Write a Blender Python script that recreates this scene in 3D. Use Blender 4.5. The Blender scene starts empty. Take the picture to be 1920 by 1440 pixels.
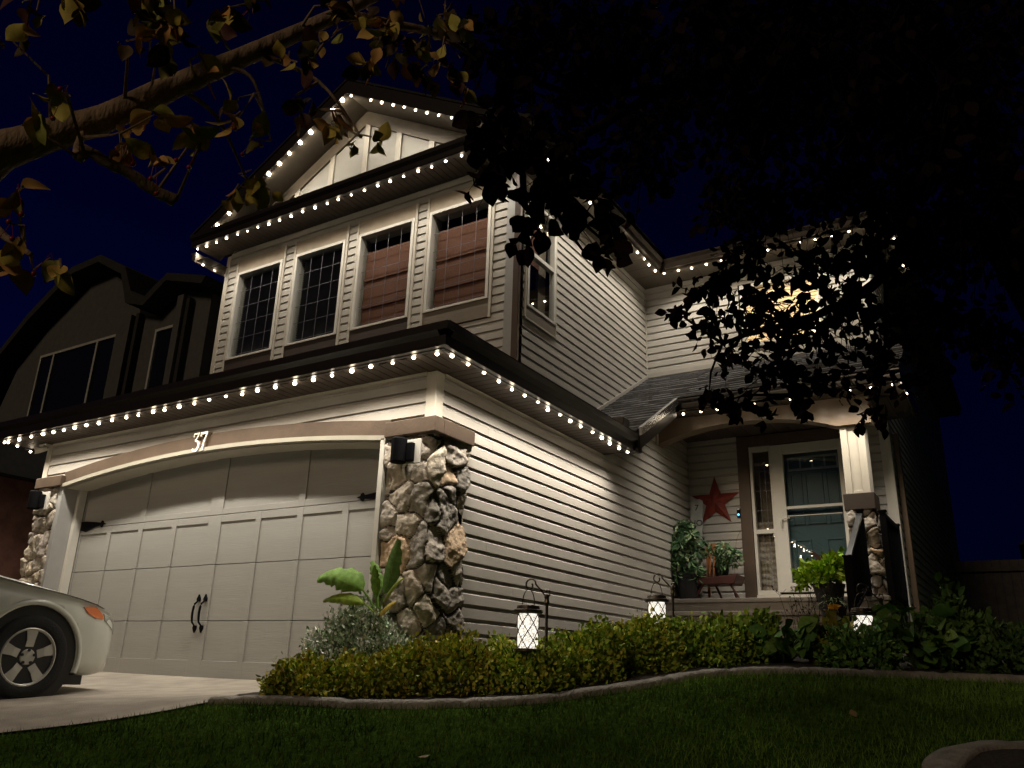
import bpy, bmesh, math, random
import numpy as np
from mathutils import Vector, Matrix
SC = bpy.context.scene
COL = SC.collection
R = math.radians
random.seed(7); NP = np.random.RandomState(11)

# ---------------------------------------------------------------- camera
cam_d = bpy.data.cameras.new('camera'); cam = bpy.data.objects.new('camera', cam_d); COL.objects.link(cam)
def cam_basis(yaw, pitch, roll):
    f = Vector((math.sin(yaw)*math.cos(pitch), math.cos(yaw)*math.cos(pitch), math.sin(pitch)))
    r = Vector((math.cos(yaw), -math.sin(yaw), 0)); u = r.cross(f)
    return (r*math.cos(roll)+u*math.sin(roll), -r*math.sin(roll)+u*math.cos(roll), -f)
bx_, by_, bz_ = cam_basis(-0.56261, 0.33175, 0.031314)
m = Matrix((bx_, by_, bz_)).transposed().to_4x4()
cam.matrix_world = m
cam_d.sensor_width = 36; cam_d.lens = 28.95; cam_d.clip_end = 2000; cam_d.clip_start = 0.05
SC.camera = cam

# ---------------------------------------------------------------- night sky
w = bpy.data.worlds.new('World'); SC.world = w; w.use_nodes = True
nt = w.node_tree; nt.nodes.clear()
out = nt.nodes.new('ShaderNodeOutputWorld'); bg = nt.nodes.new('ShaderNodeBackground')
sky = nt.nodes.new('ShaderNodeTexSky'); sky.sky_type = 'NISHITA'; sky.sun_disc = False
sky.sun_elevation = R(-3); sky.sun_rotation = R(295); sky.altitude = 1000; sky.dust_density = 0.3; sky.ozone_density = 6
tint = nt.nodes.new('ShaderNodeMix'); tint.data_type = 'RGBA'; tint.blend_type = 'MULTIPLY'; tint.inputs[0].default_value = 1
tint.inputs[7].default_value = (.22, .42, 1.0, 1)
nt.links.new(sky.outputs[0], tint.inputs[6]); nt.links.new(tint.outputs[2], bg.inputs[0])
bg.inputs[1].default_value = 0.08
nt.links.new(bg.outputs[0], out.inputs[0])
# the one sun lamp: faint far street glow / moonlight coming low from behind the camera
sd = bpy.data.lights.new('moon_light', 'SUN'); sd.energy = 0.42; sd.angle = R(12); sd.color = (1.0, .76, .50)
so = bpy.data.objects.new('moon_light', sd); COL.objects.link(so)
so.rotation_euler = Vector((.06, .80, -.32)).to_track_quat('-Z', 'Y').to_euler()
SC.view_settings.view_transform = 'Standard'; SC.view_settings.look = 'None'
SC.view_settings.exposure = 0; SC.view_settings.gamma = 1
cy = SC.cycles
cy.use_denoising = True; cy.denoiser = 'OPENIMAGEDENOISE'
cy.sample_clamp_indirect = 1.5; cy.sample_clamp_direct = 0; cy.use_light_tree = True
cy.max_bounces = 7; cy.diffuse_bounces = 5; cy.glossy_bounces = 3; cy.transparent_max_bounces = 12; cy.transmission_bounces = 4
cy.caustics_reflective = False; cy.caustics_refractive = False

# ---------------------------------------------------------------- materials
MATS = {}
def nodes(name):
    mt = bpy.data.materials.new(name); mt.use_nodes = True; n = mt.node_tree
    b = n.nodes['Principled BSDF']; MATS[name] = mt
    return mt, n, b
def mat(name, col, rough=.6, metal=0, var=.12, scale=8, bump=0, bscale=40, spec=.5, attr=False, dirt=0, stretch=(1,1,1), coat=0):
    """principled surface with broken-up colour, roughness and bump"""
    mt, n, b = nodes(name); L = n.links
    tc = n.nodes.new('ShaderNodeTexCoord'); mp = n.nodes.new('ShaderNodeMapping'); mp.inputs['Scale'].default_value = stretch
    L.new(tc.outputs['Object'], mp.inputs[0])
    nz = n.nodes.new('ShaderNodeTexNoise'); nz.inputs['Scale'].default_value = scale; nz.inputs['Detail'].default_value = 5
    L.new(mp.outputs[0], nz.inputs['Vector'])
    mr = n.nodes.new('ShaderNodeMapRange'); mr.inputs[3].default_value = 1-var; mr.inputs[4].default_value = 1+var
    mr.inputs[1].default_value = .3; mr.inputs[2].default_value = .7
    L.new(nz.outputs[0], mr.inputs[0])
    mx = n.nodes.new('ShaderNodeMix'); mx.data_type = 'RGBA'; mx.blend_type = 'MULTIPLY'; mx.inputs[0].default_value = 1
    if attr:
        at = n.nodes.new('ShaderNodeAttribute'); at.attribute_name = 'col'; L.new(at.outputs[0], mx.inputs[6])
    else:
        mx.inputs[6].default_value = (*col, 1)
    L.new(mr.outputs[0], mx.inputs[7])
    last = mx.outputs[2]
    if dirt:
        n2 = n.nodes.new('ShaderNodeTexNoise'); n2.inputs['Scale'].default_value = 1.7; n2.inputs['Detail'].default_value = 7
        L.new(mp.outputs[0], n2.inputs['Vector'])
        m2 = n.nodes.new('ShaderNodeMapRange'); m2.inputs[1].default_value = .35; m2.inputs[2].default_value = .75
        m2.inputs[3].default_value = 1; m2.inputs[4].default_value = 1-dirt; L.new(n2.outputs[0], m2.inputs[0])
        m3 = n.nodes.new('ShaderNodeMix'); m3.data_type = 'RGBA'; m3.blend_type = 'MULTIPLY'; m3.inputs[0].default_value = 1
        L.new(last, m3.inputs[6]); L.new(m2.outputs[0], m3.inputs[7]); last = m3.outputs[2]
    L.new(last, b.inputs['Base Color'])
    b.inputs['Roughness'].default_value = rough; b.inputs['Metallic'].default_value = metal
    b.inputs['Specular IOR Level'].default_value = spec; b.inputs['Coat Weight'].default_value = coat
    if bump:
        nb = n.nodes.new('ShaderNodeTexNoise'); nb.inputs['Scale'].default_value = bscale; nb.inputs['Detail'].default_value = 6
        L.new(mp.outputs[0], nb.inputs['Vector'])
        bp = n.nodes.new('ShaderNodeBump'); bp.inputs['Strength'].default_value = bump; bp.inputs['Distance'].default_value = .02
        L.new(nb.outputs[0], bp.inputs['Height']); L.new(bp.outputs[0], b.inputs['Normal'])
    return mt
def emit(name, col, s, sampled=False):
    mt, n, b = nodes(name)
    b.inputs['Base Color'].default_value = (*col, 1); b.inputs['Emission Color'].default_value = (*col, 1)
    b.inputs['Emission Strength'].default_value = s
    mt.cycles.emission_sampling = 'AUTO' if sampled else 'NONE'
    return mt
def glass(name, tintc=(1, 1, 1), rough=.0, base=.04):
    mt, n, b = nodes(name); n.nodes.remove(b); L = n.links
    o = n.nodes['Material Output']; tr = n.nodes.new('ShaderNodeBsdfTransparent'); tr.inputs[0].default_value = (*tintc, 1)
    gl = n.nodes.new('ShaderNodeBsdfGlossy'); gl.inputs['Roughness'].default_value = rough
    fr = n.nodes.new('ShaderNodeLayerWeight'); fr.inputs[0].default_value = .5; pw = n.nodes.new('ShaderNodeMath'); pw.operation = 'POWER'; pw.inputs[1].default_value = 4.5
    mx = n.nodes.new('ShaderNodeMixShader'); mu = n.nodes.new('ShaderNodeMath'); mu.operation = 'MULTIPLY_ADD'
    mu.inputs[1].default_value = .9; mu.inputs[2].default_value = base; mu.use_clamp = True
    L.new(fr.outputs[1], pw.inputs[0]); L.new(pw.outputs[0], mu.inputs[0]); L.new(mu.outputs[0], mx.inputs[0]); L.new(tr.outputs[0], mx.inputs[1]); L.new(gl.outputs[0], mx.inputs[2])
    L.new(mx.outputs[0], o.inputs[0])
    return mt
SID = mat('siding_vinyl', (.50, .472, .425), .48, var=.05, scale=3, bump=.06, bscale=60, dirt=.12, stretch=(1, 1, 3))
SIDU = mat('siding_vinyl_upper', (.50, .475, .43), .48, var=.05, scale=3, bump=.06, bscale=60, dirt=.12, stretch=(1, 1, 3))
TRIM = mat('cream_trim', (.56, .52, .44), .5, var=.05, dirt=.08)
ATRIM = mat('arch_trim_paint', (.34, .32, .26), .5, var=.05)
WTRIM = mat('white_trim', (.70, .68, .62), .45, var=.04, dirt=.06)
GPOST = mat('grey_post', (.36, .36, .35), .5, var=.05)
BOARD = mat('brown_board', (.082, .052, .031), .6, var=.12, bump=.1, dirt=.25)
APRON = mat('dark_apron', (.045, .028, .020), .6, var=.12, dirt=.2)
TAUPE = mat('taupe_board', (.20, .165, .12), .6, var=.08, bump=.08, dirt=.15)
HEAD = mat('header_panel', (.44, .37, .28), .6, var=.10, dirt=.2)
DARKB = mat('dark_fascia', (.020, .015, .012), .32, var=.10, spec=.6)
SOFF = mat('brown_soffit', (.060, .045, .034), .55, var=.08)
SOFFL = mat('taupe_soffit', (.12, .10, .075), .55, var=.08)
DOORG = mat('garage_door_paint', (.34, .335, .315), .5, var=.03, bump=.12, bscale=25, stretch=(.3, 1, 6), dirt=.06)
IRON = mat('black_iron', (.006, .006, .007), .7, var=.2, spec=.04)
ROOF = mat('roof_shingle', (.10, .10, .105), .85, var=.35, scale=14, bump=.5, bscale=90, stretch=(1, 1, 1))
ROOFD = mat('dark_shingle', (.022, .02, .02), .9, var=.3, scale=14, bump=.5, bscale=90)
FLASH = mat('bright_flashing', (.5, .5, .5), .25, metal=.9, var=.05)
FLASHP = mat('painted_flashing', (.42, .40, .36), .5, var=.05)
STONE = mat('field_stone', (1, 1, 1), .82, var=.30, scale=22, bump=.9, bscale=26, attr=True, spec=.35)
MORT = mat('mortar', (.07, .06, .05), .95)
CONC = mat('concrete', (.42, .375, .32), .85, var=.16, scale=5, bump=.4, bscale=120, dirt=.38)
PCONC = mat('porch_concrete', (.26, .235, .205), .85, var=.10, scale=9, bump=.3, bscale=90, dirt=.15)
CURB = mat('stamped_curb', (.28, .26, .23), .85, var=.28, scale=11, bump=.7, bscale=45, dirt=.35)
SOIL = mat('bed_soil', (.028, .020, .014), .95, var=.5, scale=30, bump=1, bscale=60)
GLASS = glass('window_glass', base=.05); SGLASS = glass('storm_glass', base=.12)
MUNT = mat('grille_bar', (.20, .20, .23), .4)
SHADE = mat('bamboo_shade', (.165, .070, .038), .8, var=.35, scale=5, bump=.4, bscale=30, stretch=(40, 1, 6))
BLIND = mat('dark_blind', (.06, .065, .07), .7)
ROOMD = mat('dark_room', (.012, .014, .02), .9)
JAMB = mat('jamb_liner', (.42, .42, .35), .6)
TEAL = mat('teal_door', (.035, .10, .115), .45, var=.06)
CURT = mat('beige_curtain', (.30, .26, .19), .8, var=.1)
RED = mat('rusty_red_metal', (.22, .030, .018), .5, var=.3, scale=12, bump=.25)
DRED = mat('dark_red_paint', (.060, .012, .009), .5, var=.3)
ORNG = mat('orange_wood', (.34, .12, .030), .6, var=.2, bump=.2, stretch=(1, 1, .2))
WHITEB = mat('weathered_white_board', (.48, .49, .45), .7, var=.2, bump=.2, dirt=.35)
POTB = mat('black_pot', (.010, .010, .011), .5)
NUMW = mat('number_face', (.78, .75, .66), .4, var=.04)
LEAF = mat('leaf', (1, 1, 1), .6, var=.25, scale=30, attr=True, spec=.15)
LEAFD = mat('dark_leaf', (1, 1, 1), .8, var=.25, scale=30, attr=True, spec=.04)
GRASS = mat('grass_blade', (1, 1, 1), .9, var=.2, scale=5, attr=True, spec=.0)
BARK = mat('bark', (.30, .21, .14), .9, var=.35, scale=22, bump=1, bscale=28, stretch=(1, 1, .35))
BARKD = mat('dark_bark', (.014, .011, .009), .95, spec=.02, var=.35, scale=22, bump=1, bscale=28)
APPLE = mat('crabapple_skin', (.28, .02, .02), .3)
BULB = emit('led_bulb', (1.0, .84, .62), 14)
BULBHOT = emit('led_bulb_large', (1.0, .86, .66), 60)
CARP = mat('champagne_car_paint', (.72, .74, .67), .30, metal=.06, var=.02, coat=1)
TYRE = mat('tyre_rubber', (.012, .012, .012), .85, bump=.3, bscale=80)
RIM = mat('alloy_rim', (.60, .59, .54), .35, metal=.25, var=.03)
BLK = mat('black_plastic', (.012, .012, .013), .55)
CARG = mat('car_glass', (.01, .011, .013), .05, var=0)
AMBER = mat('amber_lens', (.65, .16, .03), .25, var=.05, coat=.6)
STEEL = mat('lantern_metal', (.09, .075, .06), .35, metal=.7)
LGLASS = emit('lantern_glow', (1.0, .93, .80), 1.35, True)
_n = LGLASS.node_tree; _t = _n.nodes.new('ShaderNodeTexCoord'); _z = _n.nodes.new('ShaderNodeTexNoise'); _z.inputs['Scale'].default_value = 170; _z.inputs['Detail'].default_value = 2
_m = _n.nodes.new('ShaderNodeMapRange'); _m.inputs[1].default_value = .42; _m.inputs[2].default_value = .60; _m.inputs[3].default_value = .16; _m.inputs[4].default_value = 1.9
_n.links.new(_t.outputs['Object'], _z.inputs['Vector']); _n.links.new(_z.outputs[0], _m.inputs[0]); _n.links.new(_m.outputs[0], _n.nodes['Principled BSDF'].inputs['Emission Strength'])
WINLIT = emit('lit_window_blind', (1.0, .72, .38), .50)
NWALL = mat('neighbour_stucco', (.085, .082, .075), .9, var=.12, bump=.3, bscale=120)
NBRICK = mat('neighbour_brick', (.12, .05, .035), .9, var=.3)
PLASW = mat('white_plastic', (.60, .58, .52), .4)
BLUEL = emit('blue_led', (.05, .45, 1.0), 3.0)

# ---------------------------------------------------------------- mesh builder
class MB:
    def __init__(s): s.v = []; s.f = []; s.c = []
    def add(s, vs, fs, col=None):
        o = len(s.v); s.v += [tuple(p) for p in vs]; s.f += [tuple(i+o for i in f) for f in fs]
        if col is not None: s.c += [col]*len(fs)
    def box(s, x0, x1, y0, y1, z0, z1, bev=0):
        if x0 > x1: x0, x1 = x1, x0
        if y0 > y1: y0, y1 = y1, y0
        if z0 > z1: z0, z1 = z1, z0
        s.add([(x0,y0,z0),(x1,y0,z0),(x1,y1,z0),(x0,y1,z0),(x0,y0,z1),(x1,y0,z1),(x1,y1,z1),(x0,y1,z1)],
              [(0,3,2,1),(4,5,6,7),(0,1,5,4),(1,2,6,5),(2,3,7,6),(3,0,4,7)])
        return s
    def prism(s, poly, d, a, b):
        """poly: 2-D outline; d: axis extruded along ('x','y','z') from a to b"""
        n = len(poly)
        def P(p, t): return {'x': (t, p[0], p[1]), 'y': (p[0], t, p[1]), 'z': (p[0], p[1], t)}[d]
        s.add([P(p, a) for p in poly]+[P(p, b) for p in poly],
              [tuple(range(n))[::-1], tuple(range(n, 2*n))]+[(i, (i+1) % n, n+(i+1) % n, n+i) for i in range(n)])
        return s
    def tube(s, pts, rad, seg=8, cap=True, col=None, jit=0):
        pts = [Vector(p) for p in pts]; n = len(pts)
        if not hasattr(rad, '__len__'): rad = [rad]*n
        vs = []; fs = []
        up = Vector((.13, .21, .97))
        for i, p in enumerate(pts):
            t = (pts[min(i+1, n-1)]-pts[max(i-1, 0)]).normalized()
            a = t.cross(up)
            if a.length < .1: a = t.cross(Vector((1, 0, 0)))
            a.normalize(); b = t.cross(a)
            for k in range(seg):
                th = 2*math.pi*k/seg; rr = rad[i]*(1+(random.uniform(-jit, jit) if jit else 0))
                vs.append(p+a*math.cos(th)*rr+b*math.sin(th)*rr)
        for i in range(n-1):
            for k in range(seg):
                fs.append((i*seg+k, i*seg+(k+1) % seg, (i+1)*seg+(k+1) % seg, (i+1)*seg+k))
        if cap: fs += [tuple(range(seg))[::-1], tuple((n-1)*seg+k for k in range(seg))]
        s.add(vs, fs, col); return s
    def lathe(s, prof, c, seg=24, axis='z'):
        vs = []; n = len(prof)
        for r, h in prof:
            for k in range(seg):
                th = 2*math.pi*k/seg; a = r*math.cos(th); b = r*math.sin(th)
                vs.append({'z': (c[0]+a, c[1]+b, c[2]+h), 'x': (c[0]+h, c[1]+a, c[2]+b), 'y': (c[0]+a, c[1]+h, c[2]+b)}[axis])
        fs = [(i*seg+k, i*seg+(k+1) % seg, (i+1)*seg+(k+1) % seg, (i+1)*seg+k) for i in range(n-1) for k in range(seg)]
        fs += [tuple(range(seg))[::-1], tuple((n-1)*seg+k for k in range(seg))]
        s.add(vs, fs); return s
    def sphere(s, c, r, seg=12, rings=8, sz=1):
        pr = [(max(1e-4, r*math.sin(math.pi*i/rings)), -r*sz*math.cos(math.pi*i/rings)) for i in range(rings+1)]
        return s.lathe(pr, c, seg)
    def grid(s, f, nu, nv):
        o = [f(i/nu, j/nv) for j in range(nv+1) for i in range(nu+1)]
        s.add(o, [(j*(nu+1)+i, j*(nu+1)+i+1, (j+1)*(nu+1)+i+1, (j+1)*(nu+1)+i) for j in range(nv) for i in range(nu)]); return s
    def build(s, name, mt, parent=None, smooth=False, bevel=0, fixn=True):
        me = bpy.data.meshes.new(name); off = Vector((0, 0, 0))
        if parent is not None: off = Vector(parent['_o'])
        vs = np.array(s.v, dtype=float)-np.array(off)
        me.from_pydata([tuple(v) for v in vs], [], s.f)
        me.validate(); me.update()
        if s.c and len(s.c) == len(me.polygons):
            at = me.attributes.new('col', 'FLOAT_COLOR', 'FACE')
            at.data.foreach_set('color', np.array([(*c, 1) for c in s.c], dtype=np.float32).ravel())
        if fixn and not s.c:
            bm = bmesh.new(); bm.from_mesh(me); bmesh.ops.recalc_face_normals(bm, faces=bm.faces); bm.to_mesh(me); bm.free()
        if smooth: me.polygons.foreach_set('use_smooth', [True]*len(me.polygons))
        for q in (mt if isinstance(mt, (list, tuple)) else [mt]): me.materials.append(q)
        o = bpy.data.objects.new(name, me); COL.objects.link(o)
        if parent is not None: o.parent = parent
        o['_o'] = tuple(off)
        if bevel:
            b = o.modifiers.new('b', 'BEVEL'); b.width = bevel; b.segments = 2; b.limit_method = 'ANGLE'; b.angle_limit = R(40)
        return o
def arrays(name, V, F, C, mt, parent=None, smooth=False):
    """fast mesh from numpy: V (n,3), F (m,k) indices, C (m,3) face colours"""
    me = bpy.data.meshes.new(name); off = np.array(parent['_o']) if parent is not None else np.zeros(3)
    V = (np.asarray(V)-off).astype(np.float32); F = np.asarray(F, dtype=np.int32); k = F.shape[1]
    me.vertices.add(len(V)); me.vertices.foreach_set('co', V.ravel())
    me.loops.add(F.size); me.loops.foreach_set('vertex_index', F.ravel())
    me.polygons.add(len(F)); me.polygons.foreach_set('loop_start', np.arange(0, F.size, k, dtype=np.int32))
    me.update(calc_edges=True)
    if C is not None:
        at = me.attributes.new('col', 'FLOAT_COLOR', 'FACE')
        at.data.foreach_set('color', np.concatenate([C, np.ones((len(C), 1))], 1).astype(np.float32).ravel())
    if smooth: me.polygons.foreach_set('use_smooth', [True]*len(me.polygons))
    me.materials.append(mt)
    o = bpy.data.objects.new(name, me); COL.objects.link(o)
    if parent is not None: o.parent = parent
    o['_o'] = tuple(off.tolist())
    return o
def tag(o, label=None, cat=None, group=None, kind=None):
    if label: o['label'] = label
    if cat: o['category'] = cat
    if group: o['group'] = group
    if kind: o['kind'] = kind
    return o
def thing(name, label, cat, loc, group=None):
    o = bpy.data.objects.new(name, None); COL.objects.link(o); o.location = loc; o['_o'] = tuple(loc); o.empty_display_size = .1
    return tag(o, label, cat, group)

# ---------------------------------------------------------------- ground
GP = np.array([(-4.6,5.4,-.20),(-9.7,5.4,-.19),(-7,5.6,-.19),(-6.4,3.59,-.33),(-8.1,3.59,-.33),(-6.4,1,-.52),(-9,1,-.5),(-5,1.5,-.62),(-5.5,-1,-.95),(-9,-1,-.85),(-5.5,-6,-1.7),(-9,-6,-1.6),(0,-6,-1.9),
 (-4.24,3.68,-.272),(-4.49,3.355,-.322),(-4.91,2.68,-.433),(-4.15,3.857,-.24),(-3.5,4.1,-.245),(-3.04,4.395,-.22),(-2.72,4.67,-.19),(-2.28,5.29,-.09),(-2.06,5.69,-.024),(-1.78,5.98,.014),(-1.14,6.285,.0245),(-.36,6.56,.016),
 (0,0,-1.45),(-2,0,-1.27),(-2,3,-.62),(0,3,-.79),(2,3,-.97),(2,6,-.31),(.5,6.6,-.03),(3,7,-.1),(-3.5,1.5,-.81),(3,0,-1.5),
 (-3.2,5.4,-.1),(-3,7,.1),(-3.9,7,.12),(-3.5,9,.2),(-1,8,.15),(1,8,.1),(3,9,.1),(6,9,.1),(5,14,.2),(-1.2,12,.3),(-1,20,.3),(8,20,.3),(-11,5.4,-.2),(-14,6,-.2),(-14,0,-.7),(-19,8,-.2)], dtype=float)
def _k(d): d = np.maximum(d, 1e-9); return d*d*np.log(d)
_D = _k(np.linalg.norm(GP[:, None, :2]-GP[None, :, :2], axis=2))+np.eye(len(GP))*.02
_P = np.c_[np.ones(len(GP)), GP[:, :2]]
_A = np.block([[_D, _P], [_P.T, np.zeros((3, 3))]])
_W = np.linalg.solve(_A, np.r_[GP[:, 2], 0, 0, 0])
def HH(x, y):
    x = np.clip(np.atleast_1d(x).astype(float), -19, 9); y = np.clip(np.atleast_1d(y).astype(float), -6, 20)
    d = _k(np.hypot(x[:, None]-GP[None, :, 0], y[:, None]-GP[None, :, 1]))
    return d @ _W[:-3]+_W[-3]+_W[-2]*x+_W[-1]*y
def H(x, y): return float(HH(x, y)[0])
def sheet(name, xs, ys, mt, lift=0, kind='structure'):
    X, Y = np.meshgrid(xs, ys); Z = HH(X.ravel(), Y.ravel())+lift
    nx, ny = len(xs), len(ys)
    i, j = np.meshgrid(np.arange(nx-1), np.arange(ny-1)); a = (j*nx+i).ravel()
    return tag(arrays(name, np.c_[X.ravel(), Y.ravel(), Z], np.c_[a, a+1, a+nx+1, a+nx], None, mt, None, True), kind=kind)
GRASSG = mat('lawn_turf', (.045, .09, .015), .95, spec=0, var=.5, scale=24, bump=1, bscale=90, dirt=.3)
sheet('lawn', np.r_[-300, -150, -80, -40, np.arange(-20, 10, .2), 15, 30, 60, 150, 300], np.r_[-200, -60, -20, np.arange(-7, 20, .2), 25, 40, 80, 160, 300], GRASSG)
# concrete driveway
ED = [(-12, -5.6), (0, -5.5), (1.5, -5.3), (2.68, -4.93), (3.1, -4.62), (3.4, -4.5), (3.9, -4.5), (4.5, -4.62), (5.27, -4.62), (5.64, -4.62)]
dv = []; ys = np.r_[np.arange(-12, 5.6, .15), 5.64]
ex = np.interp(ys, [e[0] for e in ED], [e[1] for e in ED]); nx = 36
t_ = np.linspace(0, 1, nx+1); X = (-9.9)*(1-t_)[None, :]+ex[:, None]*t_[None, :]; Y = np.repeat(ys[:, None], nx+1, 1)
i, j = np.meshgrid(np.arange(nx), np.arange(len(ys)-1)); a = (j*(nx+1)+i).ravel()
tag(arrays('driveway', np.c_[X.ravel(), Y.ravel(), HH(X.ravel(), Y.ravel())+.014], np.c_[a, a+1, a+nx+2, a+nx+1], None, CONC, None, True), kind='structure')
# planting bed
CUR = np.array([(-4.50,3.76),(-4.15,3.857),(-3.5,4.10),(-3.04,4.395),(-2.72,4.67),(-2.28,5.29),(-2.06,5.69),(-1.78,5.98),(-1.45,6.17),(-1.14,6.285),(-.75,6.42),(-.36,6.56),(.2,6.7),(.9,6.8)])
def smooth(P, n=6):
    P = [Vector(p) for p in P]; out_ = []
    for i in range(len(P)-1):
        p0, p1, p2, p3 = P[max(i-1, 0)], P[i], P[i+1], P[min(i+2, len(P)-1)]
        for k in range(n):
            t = k/n; out_.append(.5*((2*p1)+(p2-p0)*t+(2*p0-5*p1+4*p2-p3)*t*t+(3*p1-p0-3*p2+p3)*t**3))
    return out_+[P[-1]]
cs = np.array([tuple(p) for p in smooth(CUR, 6)])
back = np.array([(-4.62,5.25),(-4.5,5.27),(-4.25,5.3),(-4.15,6.5),(-4.15,8),(-4.15,9.5),(-3,9.6),(-1.3,9.7),(.2,9.2),(1.2,8.2)])
tb = np.linspace(0, 1, len(cs)); bb = np.c_[np.interp(tb, np.linspace(0, 1, len(back)), back[:, 0]), np.interp(tb, np.linspace(0, 1, len(back)), back[:, 1])]
nv = 24; tt = np.linspace(0, 1, nv+1)
X = cs[:, 0][None]*(1-tt)[:, None]+bb[:, 0][None]*tt[:, None]; Y = cs[:, 1][None]*(1-tt)[:, None]+bb[:, 1][None]*tt[:, None]
nc = len(cs); i, j = np.meshgrid(np.arange(nc-1), np.arange(nv)); a = (j*nc+i).ravel()
tag(arrays('garden_bed', np.c_[X.ravel(), Y.ravel(), HH(X.ravel(), Y.ravel())+.02+NP.rand(X.size)*.012], np.c_[a, a+1, a+nc+1, a+nc], None, SOIL, None, True), kind='structure')
# stamped concrete edging swept along the bed
def edging(name, path, label, wid=.17, hgt=.04, closed=False):
    th = thing(name, label, 'garden edging', (path[0][0], path[0][1], H(path[0][0], path[0][1])))
    g = MB(); n = len(path); prof = [(-.5, -.9), (-.5, .55), (-.36, .92), (-.1, 1.0), (.2, .97), (.42, .8), (.5, .4), (.5, -.9)]
    vs = []
    for q in range(n):
        p = Vector(path[q][:2]); a_ = Vector(path[(q+1) % n if closed else min(q+1, n-1)][:2]); b_ = Vector(path[q-1 if (closed or q) else 0][:2])
        t = (a_-b_).normalized(); nn = Vector((-t.y, t.x)); z = H(p.x, p.y)
        for (u, h_) in prof:
            w_ = wid*(1+.10*math.sin(q*.9)+random.uniform(-.05, .05)); hh = hgt*(h_+random.uniform(-.10, .06)*(h_ > .5)-(.22 if q % 11 == 5 and h_ > .5 else 0))
            vs.append((p.x+nn.x*u*w_, p.y+nn.y*u*w_, z+hh))
    k = len(prof); rng = range(n if closed else n-1)
    fs = [(q*k+i_, q*k+i_+1, ((q+1) % n)*k+i_+1, ((q+1) % n)*k+i_) for q in rng for i_ in range(k-1)]
    g.add(vs, fs); g.build('curb', CURB, th, smooth=True); return th
edging('stone_edging', [tuple(p) for p in smooth([tuple(c) for c in CUR], 9)], 'long curved stamped concrete edging between the lawn and the planting bed')
ring = [(.10+.57*math.cos(a), 4.47+.57*math.sin(a)) for a in np.linspace(0, 2*math.pi, 48, endpoint=False)]
edging('tree_ring', ring, 'round stamped concrete ring on the lawn at the bottom right corner', closed=True)
mb = MB(); mb.grid(lambda u, v: (.10+.54*v*math.cos(6.2832*u), 4.47+.54*v*math.sin(6.2832*u), H(.10+.54*v*math.cos(6.2832*u), 4.47+.54*v*math.sin(6.2832*u))+.03), 32, 5)
tag(mb.build('tree_ring_soil', SOIL), kind='structure')
# grass blades on the near lawn
nb = 170000
gx = NP.uniform(-6, 3.5, nb); gy = 1.2+NP.rand(nb)**.8*6.2
cx = np.interp(gx, cs[:, 0], cs[:, 1]-.09, left=-99); ok = (gy < np.where(gx < -4.5, 3.6, cx)) & (gx > np.interp(gy, [e[0] for e in ED], [e[1] for e in ED])+.02)
ok &= np.hypot(gx-.10, gy-4.47) > .66
gx, gy = gx[ok], gy[ok]; nb = len(gx); gz = HH(gx, gy)
a = NP.rand(nb)*6.283; hgt = NP.uniform(.02, .048, nb); wd = NP.uniform(.002, .0045, nb); lx = NP.normal(0, .016, nb); ly = NP.normal(0, .016, nb)
V = np.empty((nb, 3, 3)); V[:, 0] = np.c_[gx-np.cos(a)*wd, gy-np.sin(a)*wd, gz-.004]; V[:, 1] = np.c_[gx+np.cos(a)*wd, gy+np.sin(a)*wd, gz-.004]; V[:, 2] = np.c_[gx+lx, gy+ly, gz+hgt]
patch = .62+.26*np.sin(gx*2.1+np.sin(gy*1.7)*1.3)*np.cos(gy*2.6+gx)+.14*np.sin(gx*9+gy*4)*np.sin(gy*11); g_ = NP.uniform(.7, 1.3, nb)*patch
tag(arrays('grass', V.reshape(-1, 3), np.arange(nb*3).reshape(-1, 3), np.c_[.145*g_, .25*g_, .045*g_], GRASS), 'short dark green lawn grass', 'grass', kind='stuff')
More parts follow.
